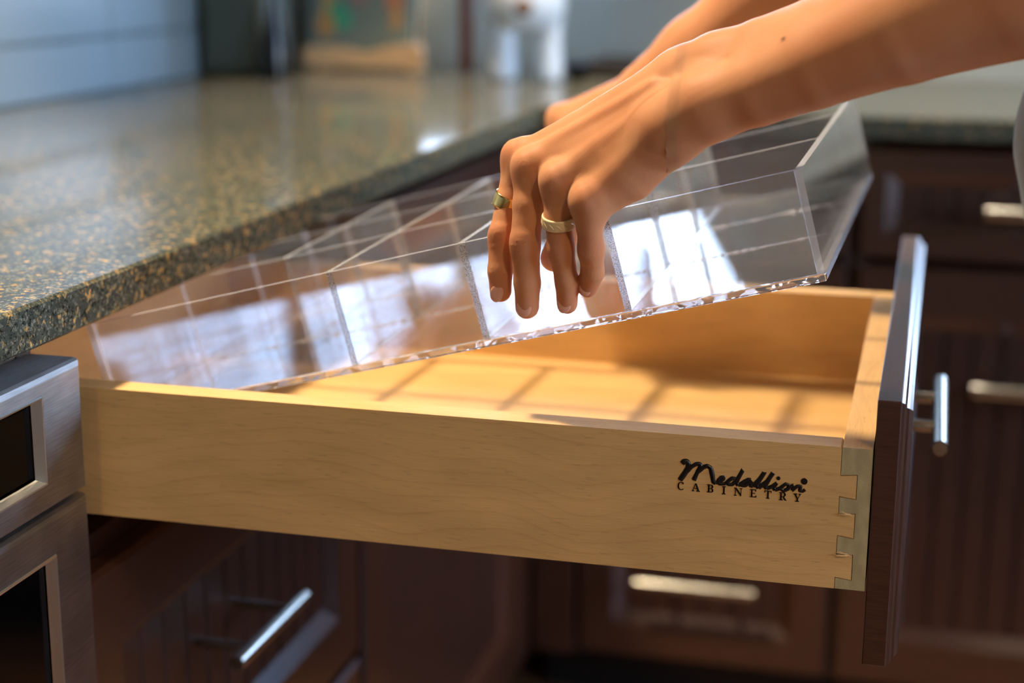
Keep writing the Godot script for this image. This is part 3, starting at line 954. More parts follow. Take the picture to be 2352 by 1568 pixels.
# ---------------------------------------------------------------- figure: fields of tapered capsules, meshed as surface nets
class Field:
	var o: Vector3
	var s: float
	var nx: int
	var ny: int
	var nz: int
	var v: PackedFloat32Array

	func _init(lo: Vector3, hi: Vector3, step: float) -> void:
		o = lo
		s = step
		nx = int((hi.x - lo.x) / s) + 2
		ny = int((hi.y - lo.y) / s) + 2
		nz = int((hi.z - lo.z) / s) + 2
		v = blank()

	func blank() -> PackedFloat32Array:
		var a := PackedFloat32Array()
		a.resize(nx * ny * nz)
		a.fill(1.0)
		return a

	# joins one tapered capsule into `a` with a smooth minimum of width k
	func bone(a: PackedFloat32Array, p: Vector3, q: Vector3, rp: float, rq: float, k: float) -> void:
		var m := maxf(rp, rq) + k + 2.0 * s
		var lo := p.min(q) - Vector3.ONE * m
		var hi := p.max(q) + Vector3.ONE * m
		var x0 := maxi(0, int((lo.x - o.x) / s))
		var y0 := maxi(0, int((lo.y - o.y) / s))
		var z0 := maxi(0, int((lo.z - o.z) / s))
		var x1 := mini(nx - 1, int((hi.x - o.x) / s) + 1)
		var y1 := mini(ny - 1, int((hi.y - o.y) / s) + 1)
		var z1 := mini(nz - 1, int((hi.z - o.z) / s) + 1)
		var d := q - p
		var dd := maxf(d.length_squared(), 1e-12)
		for z in range(z0, z1 + 1):
			for y in range(y0, y1 + 1):
				var at := (z * ny + y) * nx
				for x in range(x0, x1 + 1):
					var w := Vector3(o.x + x * s, o.y + y * s, o.z + z * s) - p
					var t := clampf(w.dot(d) / dd, 0.0, 1.0)
					var b := (w - d * t).length() - lerpf(rp, rq, t)
					var c := a[at + x]
					var h := k - absf(c - b)
					a[at + x] = minf(c, b) - (h * h / k * 0.25 if h > 0.0 else 0.0)

	func chain(a: PackedFloat32Array, pts: Array, k: float) -> void:
		for i in pts.size() - 1:
			bone(a, pts[i][0], pts[i + 1][0], pts[i][1], pts[i + 1][1], k)

	# a limb is first made whole, then joined smoothly to what is there
	func limb(a: PackedFloat32Array, pts: Array, k: float) -> void:
		var t := blank()
		chain(t, pts, 0.0015)
		for i in t.size():
			var b := t[i]
			if b < 0.03:
				var c := a[i]
				var h := k - absf(c - b)
				a[i] = minf(c, b) - (h * h / k * 0.25 if h > 0.0 else 0.0)

	# shallow skin creases across the back (towards +z) of a finger joint
	func crease(a: PackedFloat32Array, p: Vector3, axis: Vector3, r: float, at: Array, deep: float) -> void:
		var m := Vector3.ONE * (r + 0.004)
		for z in range(maxi(0, int((p.z - m.z - o.z) / s)), mini(nz, int((p.z + m.z - o.z) / s))):
			for y in range(maxi(0, int((p.y - m.y - o.y) / s)), mini(ny, int((p.y + m.y - o.y) / s))):
				for x in range(maxi(0, int((p.x - m.x - o.x) / s)), mini(nx, int((p.x + m.x - o.x) / s))):
					var w := Vector3(o.x + x * s, o.y + y * s, o.z + z * s) - p
					var along := w.dot(axis)
					var side := (w - axis * along) / r
					if side.z < 0.2:
						continue
					var fade := clampf((side.z - 0.2) * 2.0, 0.0, 1.0)
					for q in at:
						var u: float = (along - q - 0.0012 * side.x * side.x * signf(q)) / 0.0007
						a[(z * ny + y) * nx + x] += deep * fade * exp(-u * u)

	# out = min(out, smooth minimum of palm and finger), so that fingers join the palm but not each other
	func graft(out: PackedFloat32Array, palm: PackedFloat32Array, finger: PackedFloat32Array, k: float) -> void:
		for i in finger.size():
			var b := finger[i]
			if b < 0.03:
				var c := palm[i]
				var h := k - absf(c - b)
				var j := minf(c, b) - (h * h / k * 0.25 if h > 0.0 else 0.0)
				if j < out[i]:
					out[i] = j

	func mesh_into(st: SurfaceTool, a: PackedFloat32Array, paint: Callable) -> void:
		var ids := {}
		var near := s * 2.0
		var sx := 1
		var sy := nx
		var sz := nx * ny
		var corner := [0, sx, sy, sx + sy, sz, sx + sz, sy + sz, sx + sy + sz]
		var at := [Vector3(0, 0, 0), Vector3(1, 0, 0), Vector3(0, 1, 0), Vector3(1, 1, 0), Vector3(0, 0, 1), Vector3(1, 0, 1), Vector3(0, 1, 1), Vector3(1, 1, 1)]
		var edges := [[0, 1], [2, 3], [4, 5], [6, 7], [0, 2], [1, 3], [4, 6], [5, 7], [0, 4], [1, 5], [2, 6], [3, 7]]
		var pos := PackedVector3Array()
		var cells := PackedInt32Array()
		for z in nz - 1:
			for y in ny - 1:
				var row := z * sz + y * sy
				for x in nx - 1:
					var i := row + x
					if absf(a[i]) > near:
						continue
					var mask := 0
					for c in 8:
						if a[i + corner[c]] < 0.0:
							mask |= 1 << c
					if mask == 0 or mask == 255:
						continue
					var sum := Vector3.ZERO
					var n := 0
					for e in edges:
						var va := a[i + corner[e[0]]]
						var vb := a[i + corner[e[1]]]
						if (va < 0.0) != (vb < 0.0):
							sum += at[e[0]].lerp(at[e[1]], va / (va - vb))
							n += 1
					ids[i] = pos.size()
					pos.append(o + (Vector3(x, y, z) + sum / n) * s)
					cells.append(i)
		var tris := PackedInt32Array()
		for n in cells.size():
			var i := cells[n]
			for ax in 3:
				var d: int = [sx, sy, sz][ax]
				var u: int = [sy, sz, sx][ax]
				var w: int = [sz, sx, sy][ax]
				var va := a[i]
				var vb := a[i + d]
				if (va < 0.0) == (vb < 0.0):
					continue
				if not (ids.has(i - u) and ids.has(i - w) and ids.has(i - u - w)):
					continue
				var q := [n, ids[i - u], ids[i - u - w], ids[i - w]]
				if va < 0.0:
					tris.append_array([q[0], q[2], q[1], q[0], q[3], q[2]])
				else:
					tris.append_array([q[0], q[1], q[2], q[0], q[2], q[3]])
		# normals from the field, turned so that front faces run clockwise
		var nor := PackedVector3Array()
		nor.resize(pos.size())
		for n in range(0, tris.size(), 3):
			var f := (pos[tris[n + 2]] - pos[tris[n]]).cross(pos[tris[n + 1]] - pos[tris[n]])
			for k in 3:
				nor[tris[n + k]] += f
		for n in tris:
			st.set_normal(nor[n].normalized())
			st.set_color(paint.call(pos[n]))
			st.add_vertex(pos[n])


func person() -> void:
	var arm_upper := [[Vector3(-0.1214, 0.2068, -0.0310), 0.0160], [Vector3(-0.1008, 0.2142, -0.0260), 0.0190], [Vector3(-0.0748, 0.2222, -0.0200), 0.0225], [Vector3(-0.0423, 0.2315, -0.0140), 0.0260], [Vector3(0.0062, 0.2446, -0.0060), 0.0310], [Vector3(0.0746, 0.2641, 0.0040), 0.0360], [Vector3(0.1183, 0.2774, 0.0120), 0.0380]]
	var arm_lower := [[Vector3(-0.1268, 0.1810, -0.0080), 0.0155], [Vector3(-0.1057, 0.1942, -0.0040), 0.0180], [Vector3(-0.0760, 0.2057, 0.0010), 0.0210], [Vector3(-0.0443, 0.2203, 0.0050), 0.0245], [Vector3(-0.0007, 0.2406, 0.0100), 0.0290], [Vector3(0.0521, 0.2661, 0.0160), 0.0330], [Vector3(0.0938, 0.2864, 0.0200), 0.0360]]
	var palm := [
		[[Vector3(-0.2244, 0.1550, -0.0460), 0.0100], [Vector3(-0.1865, 0.1746, -0.0400), 0.0115], [Vector3(-0.1403, 0.2001, -0.0320), 0.0142], arm_upper[0], arm_upper[1]],
		[[Vector3(-0.2129, 0.1516, -0.0290), 0.0108], [Vector3(-0.1780, 0.1699, -0.0260), 0.0120], [Vector3(-0.1335, 0.1947, -0.0230), 0.0155], arm_upper[0]],
		[[Vector3(-0.1920, 0.1455, -0.0140), 0.0103], [Vector3(-0.1649, 0.1652, -0.0140), 0.0118], [Vector3(-0.1267, 0.1882, -0.0140), 0.0150], arm_lower[0]],
		[[Vector3(-0.1720, 0.1368, -0.0030), 0.0098], [Vector3(-0.1527, 0.1551, -0.0060), 0.0120], [Vector3(-0.1275, 0.1790, -0.0080), 0.0145], arm_lower[0], arm_lower[1]],
		[[Vector3(-0.1648, 0.1379, -0.0100), 0.0090], [Vector3(-0.1472, 0.1507, -0.0120), 0.0125], [Vector3(-0.1256, 0.1747, -0.0100), 0.0130]],
		[[Vector3(-0.2085, 0.1481, -0.0540), 0.0090], [Vector3(-0.1820, 0.1555, -0.0460), 0.0120], [Vector3(-0.1396, 0.1849, -0.0300), 0.0140]]]
	var fingers := [
		[[Vector3(-0.2244, 0.1550, -0.0460), 0.0100], [Vector3(-0.2290, 0.1307, -0.0360), 0.0080], [Vector3(-0.2318, 0.1088, -0.0275), 0.0077], [Vector3(-0.2315, 0.0884, -0.0245), 0.0075], [Vector3(-0.2310, 0.0759, -0.0240), 0.0069]],
		[[Vector3(-0.2129, 0.1516, -0.0290), 0.0108], [Vector3(-0.2132, 0.1308, -0.0220), 0.0094], [Vector3(-0.2140, 0.1074, -0.0175), 0.0090], [Vector3(-0.2130, 0.0827, -0.0195), 0.0080], [Vector3(-0.2136, 0.0670, -0.0225), 0.0074]],
		[[Vector3(-0.1920, 0.1455, -0.0140), 0.0103], [Vector3(-0.1920, 0.1254, -0.0115), 0.0084], [Vector3(-0.1906, 0.1073, -0.0125), 0.0079], [Vector3(-0.1879, 0.0857, -0.0185), 0.0071], [Vector3(-0.1886, 0.0706, -0.0235), 0.0065]],
		[[Vector3(-0.1720, 0.1368, -0.0030), 0.0098], [Vector3(-0.1716, 0.1222, -0.0050), 0.0076], [Vector3(-0.1712, 0.1079, -0.0090), 0.0077], [Vector3(-0.1717, 0.0924, -0.0165), 0.0069], [Vector3(-0.1757, 0.0816, -0.0225), 0.0062]],
		[[Vector3(-0.1431, 0.1804, -0.0360), 0.0125], [Vector3(-0.1744, 0.1478, -0.0560), 0.0115], [Vector3(-0.1940, 0.1169, -0.0560), 0.0096], [Vector3(-0.2024, 0.0941, -0.0465), 0.0088]]]
	var t := thing("person", "person in a grey knit top leaning in to lift the organizer with both hands", "person", Vector3(0.24, FLOOR_Y, -0.25))
	var st := begin()
	var blotch := noise(61, 22.0, 3)
	var mole := [Vector3(0.0, 0.262, 0.028), Vector3(-0.062, 0.236, 0.018), Vector3(-0.058, 0.219, 0.02)]
	var paint := func(p: Vector3) -> Color:
		var c := Color(0.6, 0.29, 0.15)
		c = c.lerp(Color(0.55, 0.23, 0.11), clampf(0.35 + blotch.get_noise_3d(p.x, p.y, p.z) * 0.7, 0.0, 0.8))
		for f in fingers:
			for k in [0, 2]:
				if k < f.size():
					var q: Vector3 = f[k][0]
					var r := (p - q - Vector3(-0.002, 0.003, 0.006)).length()
					c = c.lerp(Color(0.46, 0.165, 0.09), 0.4 * clampf(1.4 - r / 0.009, 0.0, 1.0))
			var tip: Vector3 = f[-1][0]
			c = c.lerp(Color(0.48, 0.175, 0.11), 0.35 * clampf(1.6 - (p - tip).length() / 0.009, 0.0, 1.0))
		for q in mole:
			if (p - q).length() < 0.0022:
				c = Color(0.2, 0.09, 0.05)
		return c
	# near hand on a fine grid, forearm on a coarser one; both read the same joints
	for gr in [[Vector3(-0.255, 0.045, -0.085), Vector3(-0.118, 0.235, 0.03), 0.0014], [Vector3(-0.126, 0.13, -0.075), Vector3(0.15, 0.35, 0.075), 0.0022]]:
		var g := Field.new(gr[0], gr[1], gr[2])
		var pv := g.v
		for c in palm:
			g.limb(pv, c, 0.011)
		g.limb(pv, arm_upper, 0.014)
		g.limb(pv, arm_lower, 0.014)
		if gr[2] > 0.002:
			g.mesh_into(st, pv, paint)
			continue
		# knuckle heads and tendons
		for k in [[Vector3(-0.2252, 0.1591, -0.0425), 0.0082], [Vector3(-0.2130, 0.1555, -0.0235), 0.0086], [Vector3(-0.1920, 0.1498, -0.0090), 0.0084], [Vector3(-0.1712, 0.1400, 0.0010), 0.0074]]:
			g.bone(pv, k[0], k[0] + Vector3(0.003, 0.002, 0), k[1], k[1] * 0.8, 0.006)
		for k in [[Vector3(-0.2104, 0.1620, -0.0270), Vector3(-0.1370, 0.2056, -0.0120)], [Vector3(-0.1875, 0.1558, -0.0100), Vector3(-0.1304, 0.1965, -0.0040)], [Vector3(-0.1681, 0.1451, 0.0), Vector3(-0.1243, 0.1884, 0.0010)]]:
			g.bone(pv, k[0], k[1], 0.002, 0.0018, 0.006)
		var out := pv.duplicate()
		for f in fingers:
			var fv := g.blank()
			g.chain(fv, f, 0.0025)
			if f.size() == 5:
				# the middle joint stands out a little and is creased on its back
				g.bone(fv, f[2][0] + Vector3(0, 0.003, 0.0012), f[2][0] + Vector3(0, -0.003, 0.001), f[2][1] * 0.95, f[2][1] * 0.95, 0.0025)
				g.crease(fv, f[2][0], (f[3][0] - f[1][0]).normalized(), f[2][1], [-0.0046, -0.0015, 0.0014, 0.0044], 0.00042)
				g.crease(fv, f[3][0] + Vector3(0, -0.001, 0), (f[4][0] - f[2][0]).normalized(), f[3][1], [-0.0012, 0.0014], 0.0003)
			g.graft(out, pv, fv, 0.009)
		g.mesh_into(st, out, paint)

	# far hand and forearm
	var h := Field.new(Vector3(-0.33, 0.02, -0.46), Vector3(0.06, 0.4, -0.29), 0.0045)
	var hv := h.v
	var zc := -0.39
	h.chain(hv, [[Vector3(-0.2080, 0.1724, zc + 0.01), 0.02], [Vector3(-0.1682, 0.2034, zc + 0.015), 0.024], [Vector3(-0.1149, 0.2481, zc + 0.02), 0.0298], [Vector3(-0.0411, 0.3043, zc + 0.035), 0.036], [Vector3(0.03, 0.335, zc + 0.05), 0.04]], 0.015)
	for k in 4:
		h.chain(hv, [[Vector3(-0.2827 + k * 0.0125, 0.1428 - k * 0.004, zc - 0.02 + k * 0.011), 0.0106], [Vector3(-0.207, 0.1733 - k * 0.003, zc + k * 0.005), 0.0148]], 0.009)
	var hout := hv.duplicate()
	for k in 4:
		var x := -0.2827 + k * 0.0125
		var fv := h.blank()
		h.chain(fv, [[Vector3(x, 0.1428 - k * 0.004, zc - 0.02 + k * 0.011), 0.0103], [Vector3(x - 0.003 + k * 0.004, 0.1102, zc - 0.0195 + k * 0.001), 0.0085], [Vector3(x + k * 0.006, 0.0879, zc - 0.0195), 0.008], [Vector3(x + 0.004 + k * 0.006, 0.0724 + (0.006 if k == 3 else 0.0), zc - 0.0185), 0.0072]], 0.005)
		h.graft(hout, hv, fv, 0.01)
	var tv := h.blank()
	h.chain(tv, [[Vector3(-0.208, 0.1685, zc + 0.012), 0.013], [Vector3(-0.2284, 0.1365, zc + 0.026), 0.011], [Vector3(-0.2440, 0.1103, zc + 0.022), 0.0095], [Vector3(-0.2537, 0.0928, zc + 0.014), 0.0085]], 0.006)
	h.graft(hout, hv, tv, 0.01)
	h.mesh_into(st, hout, paint)

	# upper arms, neck and head
	var b := Field.new(Vector3(0.0, 0.2, -0.6), Vector3(0.45, 0.95, 0.12), 0.011)
	var bv := b.v
	b.chain(bv, [[Vector3(0.1043, 0.294, 0.02), 0.04], [Vector3(0.2, 0.41, 0.0), 0.046], [Vector3(0.27, 0.5, -0.06), 0.052]], 0.02)
	b.chain(bv, [[Vector3(0.03, 0.335, -0.34), 0.038], [Vector3(0.15, 0.44, -0.43), 0.046], [Vector3(0.26, 0.5, -0.42), 0.052]], 0.02)
	b.chain(bv, [[Vector3(0.26, 0.5, -0.24), 0.075], [Vector3(0.21, 0.62, -0.24), 0.058], [Vector3(0.175, 0.68, -0.24), 0.06]], 0.03)
	b.chain(bv, [[Vector3(0.15, 0.74, -0.24), 0.082], [Vector3(0.17, 0.78, -0.24), 0.09]], 0.03)
	b.chain(bv, [[Vector3(0.105, 0.66, -0.24), 0.045], [Vector3(0.13, 0.69, -0.24), 0.055]], 0.03)
	b.chain(bv, [[Vector3(0.064, 0.722, -0.24), 0.01], [Vector3(0.05, 0.695, -0.24), 0.014]], 0.012)
	for s in [-1.0, 1.0]:
		b.chain(bv, [[Vector3(0.165, 0.745, -0.24 + s * 0.088), 0.012], [Vector3(0.158, 0.715, -0.24 + s * 0.086), 0.01]], 0.012)
	b.chain(bv, [[Vector3(0.082, 0.672, -0.262), 0.007], [Vector3(0.078, 0.672, -0.24), 0.009], [Vector3(0.082, 0.672, -0.218), 0.007]], 0.008)
	b.mesh_into(st, bv, paint)
	part("body", st.commit(), mats.skin, t)

	var plain := func(_p: Vector3) -> Color: return Color.WHITE
	var c := Field.new(Vector3(0.0, -0.18, -0.62), Vector3(0.52, 0.62, 0.12), 0.0125)
	var cv := c.v
	for s in [-1.0, 1.0]:
		c.chain(cv, [[Vector3(0.268, -0.08, -0.24 + s * 0.05), 0.12], [Vector3(0.262, 0.12, -0.24 + s * 0.05), 0.12], [Vector3(0.26, 0.32, -0.24 + s * 0.06), 0.118], [Vector3(0.275, 0.48, -0.24 + s * 0.09), 0.085]], 0.08)
		c.chain(cv, [[Vector3(0.272, 0.5, -0.24 + s * 0.14), 0.08], [Vector3(0.265, 0.495, -0.24 + s * 0.19), 0.074], [Vector3(0.215, 0.43, -0.24 + s * 0.215), 0.066]], 0.04)
	c.bone(cv, Vector3(0.187, 0.16, -0.22), Vector3(0.19, 0.135, -0.22), 0.113, 0.109, 0.03)
	var cs := begin()
	c.mesh_into(cs, cv, plain)
	part("knit_top", cs.commit(), mats.knit, t)

	var d := Field.new(Vector3(0.04, FLOOR_Y + 0.04, -0.52), Vector3(0.46, -0.02, 0.04), 0.0125)
	var dv := d.v
	for s in [-1.0, 1.0]:
		d.chain(dv, [[Vector3(0.262, -0.09, -0.24 + s * 0.07), 0.115], [Vector3(0.25, -0.24, -0.24 + s * 0.085), 0.096], [Vector3(0.24, -0.45, -0.24 + s * 0.09), 0.066], [Vector3(0.25, FLOOR_Y + 0.13, -0.24 + s * 0.095), 0.055]], 0.05)
	var ds := begin()
	d.mesh_into(ds, dv, plain)
	part("trousers", ds.commit(), mats.trousers, t)
	var sh := Field.new(Vector3(0.05, FLOOR_Y - 0.02, -0.45), Vector3(0.4, FLOOR_Y + 0.14, 0.0), 0.01)
	for s in [-1.0, 1.0]:
		var one := sh.blank()
		sh.chain(one, [[Vector3(0.275, FLOOR_Y + 0.05, -0.24 + s * 0.095), 0.042], [Vector3(0.2, FLOOR_Y + 0.042, -0.24 + s * 0.1), 0.04], [Vector3(0.12, FLOOR_Y + 0.034, -0.24 + s * 0.108), 0.034]], 0.03)
		var ss := begin()
		sh.mesh_into(ss, one, plain)
		part("shoe", ss.commit(), mats.black, t)
	var hr := Field.new(Vector3(0.02, 0.56, -0.4), Vector3(0.36, 0.94, -0.08), 0.009)
	var hrv := hr.v
	hr.chain(hrv, [[Vector3(0.165, 0.79, -0.24), 0.092], [Vector3(0.2, 0.765, -0.24), 0.094], [Vector3(0.235, 0.71, -0.24), 0.07]], 0.03)
	hr.chain(hrv, [[Vector3(0.255, 0.74, -0.24), 0.035], [Vector3(0.28, 0.75, -0.24), 0.038]], 0.02)
	var hs := begin()
	hr.mesh_into(hs, hrv, plain)
	part("hair", hs.commit(), mats.hair, t)
	for s in [-1.0, 1.0]:
		var e := begin()
		lathe(e, Vector3(0.0885, 0.728, -0.24 + s * 0.031), [Vector2(0.0, -0.011), Vector2(0.007, -0.008), Vector2(0.0105, 0.0), Vector2(0.007, 0.008), Vector2(0.0, 0.011)], 16)
		part("eye", e.commit(), mats.ceramic, t)
	# fingernails on the four fingers that show
	for n in [[Vector3(-0.2318, 0.0755, -0.0178), 0.0045, 0.2], [Vector3(-0.2140, 0.0680, -0.0159), 0.0049, 0.12], [Vector3(-0.1893, 0.0712, -0.0178), 0.0046, 0.12], [Vector3(-0.1762, 0.0822, -0.0170), 0.0040, -0.12]]:
		var sp := SphereMesh.new()
		sp.radius = 1.0
		sp.height = 2.0
		sp.radial_segments = 20
		sp.rings = 10
		var am := ArrayMesh.new()
		am.add_surface_from_arrays(Mesh.PRIMITIVE_TRIANGLES, sp.get_mesh_arrays())
		var o := part("fingernail", am, mats.nail, t)
		o.position = n[0] + LIFT - t.global_position
		o.basis = Basis(Vector3.FORWARD, n[2]) * Basis.from_scale(Vector3(n[1] * 0.95, n[1] * 1.25, 0.0009))


func rings() -> void:
	for k in 2:
		var c: Vector3 = [Vector3(-0.2296, 0.1301, -0.0356), Vector3(-0.1918, 0.1240, -0.0118)][k]
		var r: float = [0.0084, 0.0090][k]
		var w: float = [0.0043, 0.0036][k]
		var th: float = [0.0011, 0.0014][k]
		var st := begin()
		lathe(st, Vector3.ZERO, [Vector2(r, -w), Vector2(r + th * 0.8, -w), Vector2(r + th, -w * 0.75), Vector2(r + th * 1.08, 0), Vector2(r + th, w * 0.75), Vector2(r + th * 0.8, w), Vector2(r, w), Vector2(r - 0.0002, 0), Vector2(r, -w)], 48)
		var o := solo("ring", st.commit(), [mats.gold, mats.ivory][k], ["wide polished gold band ring on the index finger", "narrow carved ivory-coloured ring on the ring finger"][k], "ring")
		o.position = c + LIFT
		o.basis = [Basis(Vector3.BACK, -0.38) * Basis(Vector3.RIGHT, 0.05), Basis(Vector3.BACK, -0.04) * Basis(Vector3.RIGHT, 0.3)][k]
		if k == 1:
			# carved leaves round the ivory band
			for a in 14:
				var f := begin()
				var ang := TAU * a / 14.0
				var q := Vector3(cos(ang) * (r + th), 0, sin(ang) * (r + th))
				var tangent := Vector3(-sin(ang), 0, cos(ang))
				tube(f, [q - tangent * 0.0014 - Vector3(0, 0.0014, 0), q, q + tangent * 0.0014 + Vector3(0, 0.0014, 0)], [0.0002, 0.0006, 0.0002], 8)
				var p := MeshInstance3D.new()
				p.name = "carving"
				p.mesh = f.commit()
				p.mesh.surface_set_material(0, mats.ivory)
				o.add_child(p, true)


# ---------------------------------------------------------------- things at the back of the worktop
func counter_things() -> void:
	var y := TOP_Y + 0.0004
	# dark coffee machine in the corner
	var t := thing("coffee_machine", "tall dark grey-green coffee machine standing in the worktop corner", "coffee machine", Vector3(-1.06, y, -1.64))
	var dark := solid(Color(0.3, 0.33, 0.29), 0.45)
	part("body", box(Vector3(-1.155, y, -1.68), Vector3(-1.043, y + 0.34, -1.56), 0.012), dark, t)
	part("water_tank", box(Vector3(-1.15, y + 0.001, -1.735), Vector3(-1.05, y + 0.31, -1.681), 0.01), mats.black, t)
	part("switch_plate", box(Vector3(-1.0428, y + 0.24, -1.65), Vector3(-1.039, y + 0.29, -1.6), 0.001), mats.black, t)
	# black bottle
	t = thing("bottle", "slim black tapering bottle between coffee machine and cookbook", "bottle", Vector3(-1.016, y, -1.545))
	var st := begin()
	lathe(st, Vector3(-1.016, y, -1.545), [Vector2(0.0, 0.0), Vector2(0.019, 0.0), Vector2(0.021, 0.003), Vector2(0.021, 0.035), Vector2(0.018, 0.06), Vector2(0.0125, 0.09), Vector2(0.009, 0.12), Vector2(0.008, 0.17)], 28)
	part("glass_body", st.commit(), solid(Color(0.015, 0.013, 0.01), 0.15), t)
	st = begin()
	lathe(st, Vector3(-1.016, y, -1.545), [Vector2(0.0095, 0.17), Vector2(0.0095, 0.195), Vector2(0.0, 0.196)], 20)
	part("cap", st.commit(), mats.black, t)
	# cookbook on a wooden stand
	cookbook(y)
	figurine(y)
	tray_and_dish(y)
	t = thing("sponge_box", "small pale blue box at the back of the worktop behind the forearms", "box", Vector3(-0.41, y, -1.61))
	part("box_body", box(Vector3(-0.43, y, -1.632), Vector3(-0.388, y + 0.03, -1.595), 0.004), solid(Color(0.62, 0.72, 0.84), 0.5), t)
	part("box_lid", box(Vector3(-0.432, y + 0.0302, -1.634), Vector3(-0.386, y + 0.037, -1.593), 0.003), solid(Color(0.66, 0.76, 0.88), 0.5), t)


func cookbook(y: float) -> void:
	var t := thing("book_stand", "light wooden book stand holding the picture cookbook at the back wall", "book stand", Vector3(-0.96, y, -1.78))
	t.rotation.y = 0.0
	var tan_wood := solid(Color(0.97, 0.79, 0.57), 0.5)
	# ledge with a shallow notch in the middle of its top edge
	var pts := PackedVector2Array([Vector2(-1.052, y + 0.006), Vector2(-0.842, y + 0.006), Vector2(-0.836, y + 0.012), Vector2(-0.836, y + 0.04), Vector2(-0.842, y + 0.047), Vector2(-0.89, y + 0.045), Vector2(-0.925, y + 0.036), Vector2(-0.945, y + 0.031), Vector2(-0.965, y + 0.036), Vector2(-1.0, y + 0.042), Vector2(-1.052, y + 0.04)])
	var st := begin()
	prism(st, st, pts, -1.775, -1.76, 0)
	part("ledge", st.commit(), tan_wood, t)
	for x in [-1.03, -0.865]:
		part("foot", box(Vector3(x, y, -1.85), Vector3(x + 0.014, y + 0.006, -1.762), 0.001), tan_wood, t)
	st = begin()
	bx(st, Vector3(-1.03, 0, -0.004), Vector3(-0.858, 0.19, 0.004), 0.002)
	var back := part("back_rest", st.commit(), tan_wood, t)
	back.position = Vector3(0, y + 0.006, -1.809) + LIFT - t.global_position
	back.rotation.x = -0.2
	# the cookbook itself: teal cover board, page block, printed picture page
	t = thing("cookbook", "cookbook with a dark colourful picture page propped on the wooden stand", "book", Vector3(-0.955, y + 0.0065, -1.786))
	t.rotation.x = -0.17
	var cover := MeshInstance3D.new()
	cover.name = "cover"
	cover.mesh = box(Vector3(-0.11, 0, -0.006), Vector3(0.098, 0.24, -0.002), 0.001)
	cover.mesh.surface_set_material(0, solid(Color(0.3, 0.46, 0.48), 0.5))
	t.add_child(cover)
	var pages := MeshInstance3D.new()
	pages.name = "page_block"
	pages.mesh = box(Vector3(-0.098, 0.003, -0.0018), Vector3(0.092, 0.235, 0.006), 0.001)
	pages.mesh.surface_set_material(0, solid(Color(0.8, 0.77, 0.68), 0.8))
	t.add_child(pages)
	var blot := noise(77, 0.02, 2)
	var spots := [[36, 40, 24, Color(0.9, 0.72, 0.42)], [44, 92, 22, Color(0.78, 0.7, 0.78)], [46, 140, 22, Color(0.88, 0.7, 0.42)], [74, 164, 26, Color(0.34, 0.74, 0.58)], [196, 80, 26, Color(0.62, 0.86, 0.66)], [208, 130, 20, Color(0.84, 0.56, 0.4)], [216, 172, 18, Color(0.8, 0.64, 0.42)], [126, 120, 20, Color(0.72, 0.56, 0.5)], [40, 186, 22, Color(0.86, 0.66, 0.4)]]
	var tex := picture(256, 256, func(x: int, yy: int) -> Color:
		var c := Color(0.52, 0.58, 0.54)
		for s in spots:
			var r := Vector2(x - s[0], yy - s[1]).length() + blot.get_noise_2d(x, yy) * 14.0
			if r < float(s[2]):
				c = s[3]
		return c)
	var pm := solid(Color.WHITE, 0.45)
	pm.albedo_texture = tex
	var q := QuadMesh.new()
	q.size = Vector2(0.186, 0.228)
	var pg := MeshInstance3D.new()
	pg.name = "picture_page"
	pg.mesh = q
	q.material = pm
	pg.position = Vector3(-0.003, 0.119, 0.0063)
	t.add_child(pg)


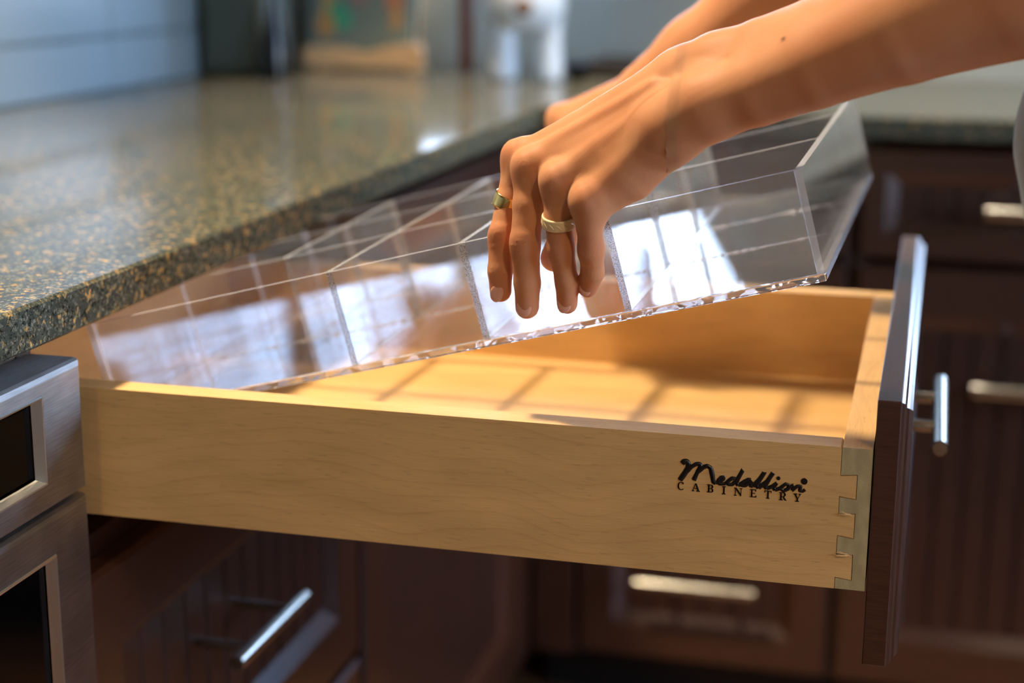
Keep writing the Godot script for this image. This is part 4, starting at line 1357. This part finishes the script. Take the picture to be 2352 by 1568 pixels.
func figurine(y: float) -> void:
	var c := Vector3(-0.626, y, -1.66)
	var t := thing("figurine", "white glazed ceramic figurine standing on two thick legs", "figurine", c)
	for s in [-1.0, 1.0]:
		var st := begin()
		lathe(st, c + Vector3(s * 0.038, 0, 0), [Vector2(0.0, 0.0), Vector2(0.019, 0.0), Vector2(0.0225, 0.004), Vector2(0.023, 0.02), Vector2(0.02, 0.05), Vector2(0.021, 0.085), Vector2(0.024, 0.11)], 28)
		part("leg", st.commit(), mats.ceramic, t)
	var st := begin()
	lathe(st, c, [Vector2(0.0, 0.078), Vector2(0.034, 0.08), Vector2(0.056, 0.088), Vector2(0.064, 0.11), Vector2(0.063, 0.14), Vector2(0.05, 0.18), Vector2(0.03, 0.205), Vector2(0.0, 0.21)], 36, Vector3(1, 1, 0.7))
	part("torso", st.commit(), mats.ceramic, t)
	st = begin()
	lathe(st, c + Vector3(0.004, 0.1, 0.036), [Vector2(0.0, 0.0), Vector2(0.016, 0.006), Vector2(0.02, 0.018), Vector2(0.014, 0.03), Vector2(0.0, 0.034)], 20, Vector3(1, 1, 0.6))
	var belt := part("bow", st.commit(), solid(Color(0.48, 0.34, 0.22), 0.5), t)
	belt.set_meta("label", "brown bow")
	st = begin()
	lathe(st, c, [Vector2(0.0, 0.205), Vector2(0.026, 0.212), Vector2(0.036, 0.235), Vector2(0.03, 0.262), Vector2(0.0, 0.275)], 28)
	part("head", st.commit(), mats.ceramic, t)
	solo("wooden_block", box(Vector3(-0.775, y, -1.8), Vector3(-0.752, y + 0.19, -1.775), 0.004, 1), solid(Color(0.36, 0.2, 0.13), 0.5), "slim reddish-brown upright wooden block left of the white figurine", "block")


func tray_and_dish(y: float) -> void:
	var wood_dark := solid(Color(0.2, 0.17, 0.13), 0.5)
	var t := thing("serving_tray", "low dark wooden serving tray lying against the back wall behind the figurine", "tray", Vector3(-0.46, y, -1.8))
	part("tray_bottom", box(Vector3(-0.535, y, -1.86), Vector3(-0.385, y + 0.006, -1.74), 0.001), wood_dark, t)
	for q in [[Vector3(-0.535, y, -1.745), Vector3(-0.385, y + 0.03, -1.738)], [Vector3(-0.535, y, -1.862), Vector3(-0.385, y + 0.03, -1.855)], [Vector3(-0.542, y, -1.862), Vector3(-0.5352, y + 0.03, -1.738)], [Vector3(-0.3848, y, -1.862), Vector3(-0.378, y + 0.03, -1.738)]]:
		part("tray_side", box(q[0], q[1], 0.0012), wood_dark, t)
	t = thing("dish", "small round black dish between the figurine and the low tray", "dish", Vector3(-0.545, y, -1.68))
	var st := begin()
	lathe(st, Vector3(-0.545, y, -1.68), [Vector2(0.0, 0.0), Vector2(0.013, 0.0), Vector2(0.015, 0.003), Vector2(0.02, 0.02), Vector2(0.0215, 0.028), Vector2(0.0205, 0.0285), Vector2(0.018, 0.02), Vector2(0.012, 0.006), Vector2(0.0, 0.005)], 28)
	part("bowl", st.commit(), mats.black, t)
	st = begin()
	lathe(st, Vector3(-0.545, y, -1.68), [Vector2(0.0, 0.0055), Vector2(0.0125, 0.0065), Vector2(0.0165, 0.016), Vector2(0.0, 0.018)], 24)
	part("salt", st.commit(), solid(Color(0.1, 0.09, 0.08), 0.8), t)
